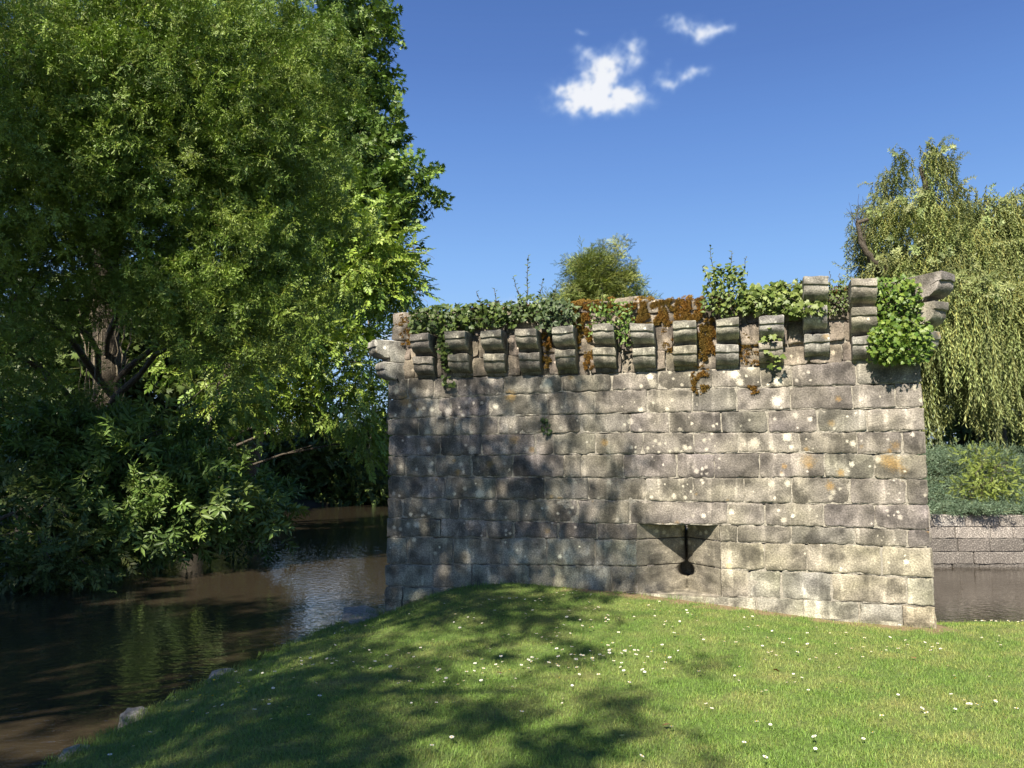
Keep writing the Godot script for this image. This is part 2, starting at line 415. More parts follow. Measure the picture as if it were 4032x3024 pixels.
# one rough block: front face in the x-y plane at z = zoff, sides running back by depth
func block(u0: float, u1: float, b0: float, b1: float, t0: float, t1: float, depth: float, rough: float, rc: float, zoff: float, tone: Color, step := 0.05, taper_back := 0.0) -> ArrayMesh:
	var g := Geo.new()
	var w := u1 - u0
	var h := ((t0 - b0) + (t1 - b1)) * 0.5
	var tu := ticks(w, step)
	var tv := ticks(h, step)
	var sd := rf(0, 500)
	var bulge := rf(-0.005, 0.006)
	var tiltx := rf(-0.008, 0.008)
	var nu := tu.size()
	var nv := tv.size()
	for j in nv:
		for i in nu:
			var x: float = tu[i]
			var y: float = tv[j]
			var dx := minf(x, w - x)
			var dy := minf(y, h - y)
			var de := minf(dx, dy)
			var sx := 1.0 if x < w * 0.5 else -1.0
			var sy := 1.0 if y < h * 0.5 else -1.0
			if dx < rc and dy < rc:
				var p := Vector2(rc - dx, rc - dy)
				var l := p.length()
				if l > 1e-6:
					var q := p * (maxf(p.x, p.y) / l)
					x += sx * (p.x - q.x)
					y += sy * (p.y - q.y)
			var wx := clampf(1.0 - dx / 0.1, 0, 1)
			var wy := clampf(1.0 - dy / 0.1, 0, 1)
			x += wx * 0.018 * nA.get_noise_2d(y * 9.0 + sx * 50.0, sd)
			y += wy * 0.018 * nA.get_noise_2d(x * 7.0 + sy * 50.0, sd + 90.0)
			var f := x / w
			var v := lerpf(b0, b1, f) + y / h * (lerpf(t0, t1, f) - lerpf(b0, b1, f))
			var z := zoff + rough * 0.4 + bulge * (1.0 - pow(absf(2 * f - 1), 4)) + tiltx * (2 * f - 1)
			z += rough * (nA.get_noise_3d((u0 + x) * 5.0, v * 8.0, sd) + 0.5 * nB.get_noise_3d((u0 + x) * 9.0, v * 9.0, sd))
			z -= 0.009 * pow(maxf(0.0, 1.0 - de / 0.02), 2.0)
			g.vert(Vector3(u0 + x, v, z), tone)
	for j in nv - 1:
		for i in nu - 1:
			var a := j * nu + i
			g.quad(a, a + 1, a + nu + 1, a + nu)
	var ring := []
	for i in nu:
		ring.append(i)
	for j in range(1, nv):
		ring.append(j * nu + nu - 1)
	for i in range(nu - 2, -1, -1):
		ring.append((nv - 1) * nu + i)
	for j in range(nv - 2, 0, -1):
		ring.append(j * nu)
	var first := g.v.size()
	for k in ring:
		var p := g.v[k]
		g.vert(p, tone)
		g.vert(Vector3(p.x, p.y, zoff - depth), tone)
	var m := ring.size()
	for k in m:
		var a := first + 2 * k
		var b := first + 2 * ((k + 1) % m)
		g.quad(a, a + 1, b + 1, b)
	return g.mesh()

# one tier of a corbel: fascia, shadow groove and quarter round, pushed out along z
func corbel_tier(top: float, hgt: float, out: float, width: float, tone: Color) -> ArrayMesh:
	var g := Geo.new()
	var prof := [Vector2(-0.25, 0), Vector2(out * 0.5, 0.004), Vector2(out - 0.012, 0.0), Vector2(out, -0.01), Vector2(out + 0.002, -0.05), Vector2(out, -0.083), Vector2(out - 0.008, -0.092), Vector2(out - 0.03, -0.094), Vector2(out - 0.026, -0.104)]
	var ry := hgt - 0.17
	var rx := minf(0.19, out - 0.03)
	for k in 8:
		var t := (k + 1) / 8.0 * PI * 0.5
		prof.append(Vector2(out - 0.022 - rx * (1 - cos(t)), -0.115 - ry * sin(t)))
	prof.append(Vector2(out - 0.03 - rx, -hgt + 0.004))
	prof.append(Vector2(-0.25, -hgt + 0.004))
	var sd := rf(0, 300)
	var xs := [-0.5, -0.47, -0.4, -0.2, 0.0, 0.2, 0.4, 0.47, 0.5]
	var n := prof.size()
	var mid := Vector2(0.0, -hgt * 0.5)
	var lean := rf(-0.05, 0.05)
	for x in xs:
		for p in prof:
			var q: Vector2 = p
			if absf(x) > 0.49:
				q = q + (mid - q).normalized() * 0.012
			var e := Vector3(x * width, top + q.y + lean * x * width, q.x)
			var d := Vector3(nA.get_noise_3d(e.x * 12, e.y * 12, e.z * 12 + sd), nA.get_noise_3d(e.x * 12 + 70, e.y * 12, e.z * 12 + sd), nA.get_noise_3d(e.x * 12, e.y * 12 + 70, e.z * 12 + sd))
			var d2 := nB.get_noise_3d(e.x * 9, e.y * 9, e.z * 9 + sd)
			var wear := nA.get_noise_3d(e.x * 4 + sd, e.y * 4, e.z * 4)
			g.vert(e + d * Vector3(0.009, 0.009, 0.014) + Vector3(0, 0, d2 * 0.009 + 0.016 * wear * smoothstep(0.05, 0.2, q.x)) + Vector3(0, 0.012 * wear, 0), tone)
	for i in xs.size() - 1:
		for k in n:
			var k2 := (k + 1) % n
			g.quad(i * n + k, i * n + k2, (i + 1) * n + k2, (i + 1) * n + k)
	for side in 2:
		var o := 0 if side == 0 else (xs.size() - 1) * n
		var first := g.v.size()
		var cen := Vector3.ZERO
		for k in n:
			g.vert(g.v[o + k], tone)
			cen += g.v[o + k] / n
		var ce := g.vert(cen, tone)
		for k in n:
			var k2 := (k + 1) % n
			if side == 0:
				g.tri(ce, first + k2, first + k)
			else:
				g.tri(ce, first + k, first + k2)
	return g.mesh()

func box(g: Geo, a: Vector3, b: Vector3, col := Color.WHITE) -> void:
	var f := [[0, 2, 3, 1], [4, 5, 7, 6], [0, 1, 5, 4], [2, 6, 7, 3], [0, 4, 6, 2], [1, 3, 7, 5]]
	for q in f:
		var id := []
		for k in q:
			id.append(g.vert(Vector3(b.x if k & 1 else a.x, b.y if k & 2 else a.y, b.z if k & 4 else a.z), col))
		g.quad(id[0], id[1], id[2], id[3])

func stone_tone(course: int) -> Color:
	var t := rf(0.76, 1.14)
	var pick := rng.randf()
	var c := Color(0.76, 0.72, 0.645)
	if pick < 0.3:
		c = Color(0.67, 0.625, 0.6)
	elif pick < 0.5:
		c = Color(0.66, 0.645, 0.585)
	if course >= 8:
		c = Color(1.06, 1.0, 0.84)
		t = rf(0.88, 1.12)
	if course >= 10:
		c = Color(1.12, 1.02, 0.8)
	return Color(c.r * t, c.g * t, c.b * t)

func facade_texture() -> Array:
	var w := 1320
	var h := 840
	var src := []
	for s in [[0.005, 4], [0.014, 6], [0.2, 3], [0.011, 5], [0.32, 1]]:
		var n := FastNoiseLite.new()
		n.seed = 11 + src.size()
		n.noise_type = FastNoiseLite.TYPE_SIMPLEX_SMOOTH
		n.frequency = s[0]
		n.fractal_octaves = s[1]
		src.append(n.get_image(w, h).get_data())
	var st := FastNoiseLite.new()
	st.seed = 40
	st.frequency = 0.03
	st.fractal_octaves = 3
	var im := st.get_image(w, h / 7)
	im.resize(w, h)
	src.append(im.get_data())
	var a: PackedByteArray = src[0]
	var b: PackedByteArray = src[1]
	var c: PackedByteArray = src[2]
	var d: PackedByteArray = src[3]
	var e: PackedByteArray = src[4]
	var f: PackedByteArray = src[5]
	var px := PackedByteArray()
	px.resize(w * h * 3)
	var ht := PackedByteArray()
	ht.resize(w * h)
	var lut := PackedByteArray()
	lut.resize(1025)
	for k in 1025:
		lut[k] = int(round(Color(k / 1024.0, 0, 0).linear_to_srgb().r * 255))
	for k in w * h:
		var lo := a[k] / 255.0
		var mid := b[k] / 255.0
		var fine := c[k] / 255.0
		var l := 0.265 * (0.4 + 1.2 * mid) * (0.48 + 1.04 * fine)
		l *= 1.0 - 0.45 * clampf((d[k] / 255.0 - 0.54) * 6.0, 0, 1)
		l *= 1.0 + 0.55 * clampf((f[k] / 255.0 - 0.58) * 5.0, 0, 1)
		if e[k] > 214 and mid > 0.4:
			l = l * 1.4 + 0.12
		var o := k * 3
		px[o] = lut[int(clampf(l * (1.0 + 0.03 * lo), 0, 1) * 1024)]
		px[o + 1] = lut[int(clampf(l * (0.94 + 0.05 * lo), 0, 1) * 1024)]
		px[o + 2] = lut[int(clampf(l * (0.97 - 0.14 * lo), 0, 1) * 1024)]
		ht[k] = int(clampf(60 + 90 * fine + 60 * mid + (20.0 if e[k] > 200 else 0.0), 0, 255))
	var spots := []
	for k in range(0, LICHEN.size(), 3):
		spots.append([LICHEN[k], LICHEN[k + 1], LICHEN[k + 2], 0])
	for k in range(0, ORANGE.size(), 3):
		spots.append([ORANGE[k], ORANGE[k + 1], ORANGE[k + 2] * 1.2, 1])
	for k in 260:
		spots.append([rf(0, 6.5), rf(0.5, 3.8), rf(0.006, 0.02) if k % 6 else rf(0.02, 0.04), 0 if k % 9 else 1])
	for s in spots:
		var cx := int((s[0] / 6.6 + 0.02) * w)
		var cy := int((1.0 - s[1] / 4.2) * h)
		var r: float = s[2] * 200.0
		var m := int(r * 1.7) + 1
		var cov := rf(0.75, 1.0) if s[3] == 0 else rf(0.25, 0.55)
		var white := rf(0.62, 0.95)
		for y in range(maxi(cy - m, 0), mini(cy + m, h)):
			for x in range(maxi(cx - m, 0), mini(cx + m, w)):
				var dd := Vector2(x - cx, y - cy).length() / r
				var nn := nA.get_noise_2d(x * 0.9 + s[0] * 70.0, y * 0.9)
				var edge := 1.0 - dd + nn * (0.85 if s[3] == 0 else 1.3)
				if edge > 0.0:
					var k := y * w + x
					var o := k * 3
					var t := clampf(edge * 5.0, 0, 1) * cov
					var g := 0.8 + 0.4 * (c[k] / 255.0)
					var tr := white * g
					var tg := white * 0.97 * g
					var tb := white * 0.88 * g
					if s[3] == 1:
						tr = 0.62 * g
						tg = 0.36 * g
						tb = 0.1 * g
					px[o] = int(lerpf(px[o], lut[int(clampf(tr, 0, 1) * 1024)], t))
					px[o + 1] = int(lerpf(px[o + 1], lut[int(clampf(tg, 0, 1) * 1024)], t))
					px[o + 2] = int(lerpf(px[o + 2], lut[int(clampf(tb, 0, 1) * 1024)], t))
	var col := Image.create_from_data(w, h, false, Image.FORMAT_RGB8, px)
	var hi := Image.create_from_data(w, h, false, Image.FORMAT_L8, ht)
	return [ImageTexture.create_from_image(col), ImageTexture.create_from_image(hi)]

const CORBELS := [0.52, 1.01, 1.48, 1.94, 2.41, 2.91, 3.38, 3.88, 4.37, 4.87, 5.36, 5.87]
const LOOP_L := 3.25
const LOOP_R := 4.22
const LOOP_C := 3.795

func loop_half(v: float) -> float:
	var d := v - 0.43
	if d < -0.097:
		return 0.0
	return maxf(0.02 if d > 0 else 0.0, sqrt(maxf(0.0, 0.0095 - d * d)))

func build_wall() -> Node3D:
	var o := thing("fortified_wall", "ruined grey stone wall with a row of corbels, a gun loop and moss on top", "wall", WO)
	o.rotation.y = -atan2(WT.z, WT.x)
	var cm: Material = M.stone
	# core and mortar
	var g := Geo.new()
	box(g, Vector3(0.05, -0.9, -0.86), Vector3(LOOP_L + 0.02, 3.66, -0.06))
	box(g, Vector3(LOOP_R - 0.02, -0.9, -0.86), Vector3(6.4, 3.67, -0.06))
	box(g, Vector3(LOOP_L + 0.02, 1.03, -0.86), Vector3(LOOP_R - 0.02, 3.665, -0.06))
	box(g, Vector3(LOOP_L + 0.02, -0.9, -0.86), Vector3(LOOP_R - 0.02, 0.16, -0.06))
	part("core", g.mesh(), M.mortar, o)
	g = Geo.new()
	for k in 11:
		var n := 165
		var prev := -1
		for i in n + 1:
			var u := lerpf(0.03, 6.44, float(i) / n)
			var hole := k >= 7 and k <= 9 and u > LOOP_L + 0.03 and u < LOOP_R - 0.03
			if hole:
				prev = -1
				continue
			var crack := maxf(-0.002, 0.012 + 0.03 * nA.get_noise_2d(u * 4.0, k * 13.0))
			var top := line_v(k, u) - crack
			var bot := line_v(k + 1, u) - 0.004
			var row := g.v.size()
			for j in 4:
				var v := lerpf(bot, top, [0.0, 0.08, 0.92, 1.0][j])
				g.vert(Vector3(u, v, -0.012 + 0.008 * nA.get_noise_2d(u * 14.0, v * 14.0)))
			if prev >= 0:
				for j in 3:
					g.quad(prev + j, row + j, row + j + 1, prev + j + 1)
			prev = row
	part("mortar", g.mesh(), M.mortar, o)
	# dressed courses, each stone a part
	for k in 11:
		var js: Array = JOINTS[k]
		for i in js.size() - 1:
			var u0: float = js[i]
			var u1: float = js[i + 1]
			if k >= 7 and k <= 9 and absf(u0 - LOOP_L) < 0.01:
				continue
			var ends := i == 0 or i == js.size() - 2
			var gp := rf(0.005, 0.011)
			var l := u0 + (gp if i > 0 else 0.0) + rf(-0.004, 0.004)
			var r := u1 - (gp if i < js.size() - 2 else 0.0) + rf(-0.004, 0.004)
			var low := k == 10
			var m := block(l, r, line_v(k + 1, l) + 0.003, line_v(k + 1, r) + 0.003, line_v(k, l) - 0.011, line_v(k, r) - 0.011, 0.46 if ends else 0.09, 0.028 if low else rf(0.012, 0.024), rf(0.01, 0.035), rf(-0.004, 0.006) + (0.02 if low else 0.0), stone_tone(k))
			part("stone", m, cm, o)
	# side faces, behind the corner stones
	for side in 2:
		var x := 0.0 if side == 0 else 6.47
		for k in 11:
			var b := table(LU, LINES[k + 1], x) + 0.004
			var t := table(LU, LINES[k], x) - 0.01
			var m := block(0.47, 0.9, b, b, t, t, 0.08, 0.012, 0.03, 0.0, stone_tone(k), 0.08)
			var s := part("stone", m, cm, o)
			s.rotation.y = -PI / 2 if side == 0 else PI / 2
			s.position = Vector3(x, 0, 0) if side == 1 else Vector3(x, 0, -1.37)
	# rougher masonry behind and above the corbels
	var rows := [[2.87, 3.13, 0.22, 0.42], [3.13, 3.4, 0.2, 0.42], [3.4, 3.6, 0.2, 0.46], [3.6, 3.78, 0.18, 0.44]]
	for q in rows.size():
		var u := 0.0
		while u < 6.3:
			var w := rf(rows[q][2], rows[q][3])
			if u + w > 6.2:
				w = 6.46 - u
			var vb: float = rows[q][0] + (table(LU, [0.01, -0.01, 0.03, 0.06], u) if q == 0 else 0.0) + (rf(-0.02, 0.02) if q > 0 else 0.0)
			var vt: float = rows[q][1] + rf(-0.025, 0.01) + (0.06 * nA.get_noise_2d(u * 2.0, 3.0) if q == 3 else 0.0)
			var tn := stone_tone(2)
			tn = Color(tn.r * 1.0, tn.g * 0.94, tn.b * 0.9)
			var m := block(u + 0.006, u + w - 0.006, vb, vb + rf(-0.015, 0.015), vt, vt + rf(-0.02, 0.02), 0.5 if q == 3 else 0.1, 0.03, rf(0.03, 0.06), rf(-0.03, 0.012), tn, 0.045)
			part("stone", m, cm, o)
			u += w
	# corbels: tiers stepping out
	for k in CORBELS.size() + 2:
		var c := part("corbel", null, cm, o)
		var three := k >= 10 and k != 12
		var top := 3.42 + rf(-0.01, 0.015)
		var hs := [0.283, 0.283]
		var outs := [0.31, 0.19]
		if three:
			top = 3.84 if k == 10 else 3.79
			hs = [0.31, 0.31, 0.3]
			outs = [0.4, 0.29, 0.18]
		if k < 12:
			c.position = Vector3(CORBELS[k], 0, 0)
			c.rotation.y = rf(-0.03, 0.03)
		elif k == 12:
			c.position = Vector3(0.1, 0, -0.12)
			c.rotation.y = -PI / 4
			top = 3.37
		else:
			c.position = Vector3(6.38, 0, -0.12)
			c.rotation.y = PI / 4
			top = 3.83
		if k >= 12:
			for j in outs.size():
				outs[j] += 0.14
		var y := top
		for j in hs.size():
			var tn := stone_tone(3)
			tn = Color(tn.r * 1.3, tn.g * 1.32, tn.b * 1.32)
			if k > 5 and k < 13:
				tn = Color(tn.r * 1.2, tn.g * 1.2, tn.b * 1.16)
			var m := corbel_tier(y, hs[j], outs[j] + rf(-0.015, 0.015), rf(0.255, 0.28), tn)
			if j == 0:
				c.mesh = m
			else:
				part("lower_stone", m, cm, c).position.x = rf(-0.012, 0.012)
			y -= hs[j]
	# the gun loop: splayed cheeks course by course, slit and round hole, sill
	for sd in 2:
		var side := -1.0 if sd == 0 else 1.0
		var ue := LOOP_L if side < 0 else LOOP_R
		for k in [7, 8, 9]:
			g = Geo.new()
			var vb := line_v(k + 1, ue) + (0.004 if k < 9 else -0.03)
			var vt := line_v(k, ue) - 0.006
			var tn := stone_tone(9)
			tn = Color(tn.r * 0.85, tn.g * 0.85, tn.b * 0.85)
			var nv := 26
			var ns := 12
			for j in nv + 1:
				var v := lerpf(vb, vt, float(j) / nv)
				var hw := loop_half(v)
				var ui := LOOP_C + side * hw
				for i in ns + 3:
					var p := Vector3.ZERO
					if i <= ns:
						var t := float(i) / ns
						var u := lerpf(ue, ui, t)
						var z := -0.55 * absf(u - ue) / absf(LOOP_C - ue)
						var edge := minf(v - vb, vt - v)
						z += 0.02 * nA.get_noise_3d(u * 6, v * 8, k * 5.0 + side) * minf(1.0, t * 6) - (0.008 if edge < 0.004 else 0.0)
						p = Vector3(u, v, z)
					else:
						p = Vector3(ui, v, -0.7 if i == ns + 1 else -0.88)
					g.vert(p, tn)
			var n := ns + 3
			for j in nv:
				for i in n - 1:
					var a := j * n + i
					if side < 0:
						g.quad(a, a + 1, a + n + 1, a + n)
					else:
						g.quad(a, a + n, a + n + 1, a + 1)
			part("cheek_stone", g.mesh(), cm, o)
	g = Geo.new()
	box(g, Vector3(LOOP_L + 0.01, 0.05, -0.86), Vector3(LOOP_R - 0.01, 0.2, 0.015), stone_tone(9))
	part("sill", g.mesh(), cm, o)
	g = Geo.new()
	box(g, Vector3(LOOP_L + 0.1, 0.17, -1.15), Vector3(LOOP_R - 0.1, 0.9, -0.885), stone_tone(3))
	part("rubble_fill", g.mesh(), cm, o)
	g = Geo.new()
	box(g, Vector3(LOOP_L + 0.03, 1.005, -0.87), Vector3(LOOP_R - 0.03, 1.04, -0.04), stone_tone(3))
	part("lintel", g.mesh(), cm, o)
	# moss cushions on the top and between the corbels
	var mx := []
	var mc := []
	for q in [[2.25, 3.05, 3.62, 3.84, 3400], [2.5, 2.72, 3.2, 3.66, 700], [3.1, 4.12, 3.44, 3.8, 3300], [4.02, 4.24, 2.98, 3.46, 1700], [3.6, 3.72, 3.05, 3.44, 180], [2.08, 2.2, 2.95, 3.4, 300], [3.94, 4.14, 2.58, 2.92, 420], [0.1, 0.5, 3.3, 3.75, 350], [1.0, 2.3, 3.72, 3.84, 1100], [5.5, 6.1, 3.7, 3.83, 700], [4.45, 4.8, 2.9, 3.3, 260], [2.62, 2.76, 2.9, 3.15, 140], [4.2, 5.5, 3.55, 3.78, 500], [4.55, 4.72, 2.56, 2.66, 140]]:
		for k in q[4] * 2:
			var fx := rf(-1, 1)
			var fy := rf(-1, 1)
			if pow(absf(fx), 3.0) + pow(absf(fy), 3.0) > 0.75 + 0.9 * nA.get_noise_2d(fx * 2.0 + q[0] * 9.0, fy * 2.0):
				continue
			var u: float = lerpf(q[0], q[1], fx * 0.55 + 0.5)
			var v: float = lerpf(q[2], q[3], fy * 0.55 + 0.5)
			if nA.get_noise_2d(u * 7.0, v * 7.0) < -0.08 + rf(-0.1, 0.1):
				continue
			var z := 0.008 + 0.02 * maxf(0, nA.get_noise_2d(u * 9.0, v * 9.0)) + rf(-0.012, 0.01)
			var nrm := Vector3(rf(-0.4, 0.4), rf(0.1, 0.6), 1)
			if v > 3.74:
				z = rf(-0.3, 0.02)
				nrm = Vector3(rf(-0.4, 0.4), 1, 0.4)
				v = minf(v, 3.79 + 0.05 * nA.get_noise_2d(u * 2.0, 3.0))
			mx.append(Transform3D(frame(nrm, Vector3(0.3, 1, 0.2), rf(0.014, 0.028)), Vector3(u, v, z)))
			var t := clampf(0.5 + 0.9 * nA.get_noise_2d(u * 3.0 + 9.0, v * 3.0), 0, 1)
			var cc := Color(0.42, 0.225, 0.045).lerp(Color(0.27, 0.185, 0.038), t) * rf(0.7, 1.25)
			mc.append(Color(cc.r, cc.g, cc.b))
	scatter("moss", M.moss_mesh, M.moss, mx, mc, o)
	return o

func to_world(u: float, v: float, z: float) -> Vector3:
	return WO + WT * u + Vector3(0, v, 0) + WN * z

# a plant rooted in the wall: single leaves in boxes [u0, u1, v0, v1, z0, z1, n], shoots [u, v, u2, v2, z2]
func wall_plant(called: String, label: String, category: String, kind: String, boxes: Array, size: Vector2, c1: Color, c2: Color, shoots := [], hang := 0.3) -> void:
	rng.seed = hash(label)
	var b0: Array = boxes[0]
	var root := to_world((b0[0] + b0[1]) * 0.5, b0[2], 0.02)
	var o := thing(called, label, category, root)
	var xf := []
	var cols := []
	var g := Geo.new()
	for b in boxes:
		var nst := clampi(int(b[6]) / 40, 2, 9)
		for k in nst:
			var s := to_world((b0[0] + b0[1]) * 0.5 + rf(-0.1, 0.1), b0[2] + rf(0, 0.1), 0.0) - root
			var e := to_world(rf(b[0], b[1]), rf(b[2], b[3]), rf(b[4], b[5])) - root
			g = Geo.new()
			tube(g, bent(s, e, 0.05, 5, 0.02), taper(0.007, 0.003, 5), 4)
			part("stem", g.mesh(), M.bark, o)
		for k in b[6]:
			var fu := rng.randf()
			var fv := rng.randf()
			# ragged outline: fewer leaves toward the rim
			var rim := Vector2(fu - 0.5, fv - 0.5).length() * 2.0 + 0.5 * nA.get_noise_2d(b[0] * 40 + fu * 30.0, fv * 30.0)
			if rim > 1.12:
				continue
			var z := lerpf(b[4], b[5], rng.randf() * clampf(1.25 - rim * 0.7, 0.15, 1))
			var p := to_world(lerpf(b[0], b[1], fu), lerpf(b[2], b[3], fv), z) - root
			var nrm := WN * 0.9 + Vector3.UP * rf(0.1, 0.9) + rdir() * 0.55
			var d := Vector3(0, -hang, 0) + rdir() * 0.9
			xf.append(Transform3D(frame(d, nrm, rf(size.x, size.y)), p))
			var cc := c1.lerp(c2, clampf(rf(-0.2, 0.8) + 0.6 * nA.get_noise_2d(fu * 9.0 + b[0] * 5, fv * 9.0), 0, 1)) * rf(0.8, 1.2)
			cols.append(Color(cc.r, cc.g, cc.b))
	for s in shoots:
		var a := to_world(s[0], s[1], 0.0) - root
		var e := to_world(s[2], s[3], s[4]) - root
		var path := bent(a, e, 0.0, 8, 0.012)
		g = Geo.new()
		tube(g, path, taper(0.008, 0.003, 8), 4)
		part("stem", g.mesh(), M.bark, o)
		var nl := int(a.distance_to(e) / 0.032)
		for k in nl:
			var t := (k + 0.5) / nl
			if t < 0.15:
				continue
			var p := a.lerp(e, t)
			var ang := k * 2.4
			var d := WT * cos(ang) + WN * sin(ang) + Vector3(0, 0.7, 0)
			xf.append(Transform3D(frame(d, Vector3.UP + WN * 0.5 + rdir() * 0.4, rf(size.x, size.y) * (1.1 - 0.4 * t)), p))
			var cc := c1.lerp(c2, rng.randf()) * rf(0.8, 1.15)
			cols.append(Color(cc.r, cc.g, cc.b))
	scatter("leaves", M[kind], M.leaf, xf, cols, o)

# ---------------------------------------------------------------- materials
func noise_tex(freq: float, oct: int, ramp: Array, size := 512, seed_ := 1, normal := false, bump := 4.0) -> NoiseTexture2D:
	var n := FastNoiseLite.new()
	n.seed = seed_
	n.frequency = freq
	n.fractal_octaves = oct
	var t := NoiseTexture2D.new()
	t.width = size
	t.height = size
	t.seamless = true
	t.noise = n
	if normal:
		t.as_normal_map = true
		t.bump_strength = bump
	else:
		var g := Gradient.new()
		g.offsets = PackedFloat32Array([0.0, 0.5, 1.0])
		g.colors = PackedColorArray(ramp)
		t.color_ramp = g
	return t
func tri_mat(tex: Texture2D, scale_: float, rough: float, bump: Texture2D = null, bscale := 1.0) -> StandardMaterial3D:
	var m := StandardMaterial3D.new()
	m.albedo_texture = tex
	m.roughness = rough
	m.uv1_triplanar = true
	m.uv1_triplanar_sharpness = 6.0
	m.uv1_scale = Vector3.ONE * scale_
	m.vertex_color_use_as_albedo = true
	if bump:
		m.heightmap_enabled = true
		m.heightmap_texture = bump
		m.heightmap_scale = bscale
	return m
func materials() -> void:
	var leaf_m := StandardMaterial3D.new()
	leaf_m.vertex_color_use_as_albedo = true
	leaf_m.roughness = 0.5
	leaf_m.cull_mode = BaseMaterial3D.CULL_DISABLED
	leaf_m.backlight_enabled = true
	leaf_m.backlight = Color(0.5, 0.55, 0.25)
	M.leaf = leaf_m
	var gm := StandardMaterial3D.new()
	gm.vertex_color_use_as_albedo = true
	gm.roughness = 0.6
	gm.cull_mode = BaseMaterial3D.CULL_DISABLED
	gm.backlight_enabled = true
	gm.backlight = Color(0.4, 0.45, 0.2)
	M.grass = gm
	var mo := StandardMaterial3D.new()
	mo.vertex_color_use_as_albedo = true
	mo.roughness = 1.0
	mo.cull_mode = BaseMaterial3D.CULL_DISABLED
	M.moss = mo
	var grain := noise_tex(0.05, 4, [lin(0.2, 0.2, 0.2), lin(0.55, 0.55, 0.55), lin(1, 1, 1)], 512, 5)
	M.bark = tri_mat(noise_tex(0.03, 4, [lin(0.035, 0.027, 0.02), lin(0.085, 0.07, 0.052), lin(0.2, 0.175, 0.14)], 512, 3), 1.1, 0.95, grain, 2.0)
	M.creeper = tri_mat(noise_tex(0.03, 3, [lin(0.12, 0.1, 0.07), lin(0.22, 0.185, 0.135), lin(0.34, 0.3, 0.23)], 256, 31), 1.1, 1.0)
	M.mortar = tri_mat(noise_tex(0.04, 4, [lin(0.17, 0.155, 0.13), lin(0.31, 0.285, 0.24), lin(0.46, 0.425, 0.36)], 512, 7), 1.6, 1.0, grain, 1.0)
	var fac := facade_texture()
	var st := tri_mat(fac[0], 1.0, 0.93, fac[1], 1.2)
	st.uv1_scale = Vector3(1 / 6.6, 1 / 4.2, 1 / 6.6)
	st.uv1_offset = Vector3(0.02, 0, 0)
	M.stone = st
	M.rock = tri_mat(noise_tex(0.025, 5, [lin(0.13, 0.12, 0.1), lin(0.27, 0.25, 0.21), lin(0.45, 0.43, 0.38)], 512, 9), 1.0, 0.95, grain, 1.0)
	M.darkstone = tri_mat(noise_tex(0.03, 5, [lin(0.11, 0.1, 0.095), lin(0.25, 0.23, 0.215), lin(0.8, 0.76, 0.7)], 512, 19), 1.5, 0.95, grain, 0.8)
	M.ground = tri_mat(noise_tex(0.03, 5, [lin(0.45, 0.45, 0.45), lin(0.75, 0.75, 0.75), lin(1, 1, 1)], 1024, 13), 0.5, 1.0, grain, 1.5)
	var wm := StandardMaterial3D.new()
	wm.albedo_color = lin(0.042, 0.033, 0.022)
	wm.roughness = 0.04
	wm.metallic_specular = 0.42
	wm.normal_enabled = true
	wm.normal_texture = noise_tex(0.02, 3, [], 1024, 23, true, 3.0)
	wm.normal_scale = 0.34
	wm.uv1_triplanar = true
	wm.uv1_world_triplanar = true
	wm.uv1_scale = Vector3(0.22, 0.22, 0.33)
	M.water = wm
	for k in 2:
		for s in ["elm", "ash", "plane", "laurel", "willow", "cypress", "juniper"]:
			M["%s%d" % [s, k]] = spray(s)
	M.ivy = spray("ivy")
	M.ovate = spray("ovate")
	M.moss_mesh = spray("moss")

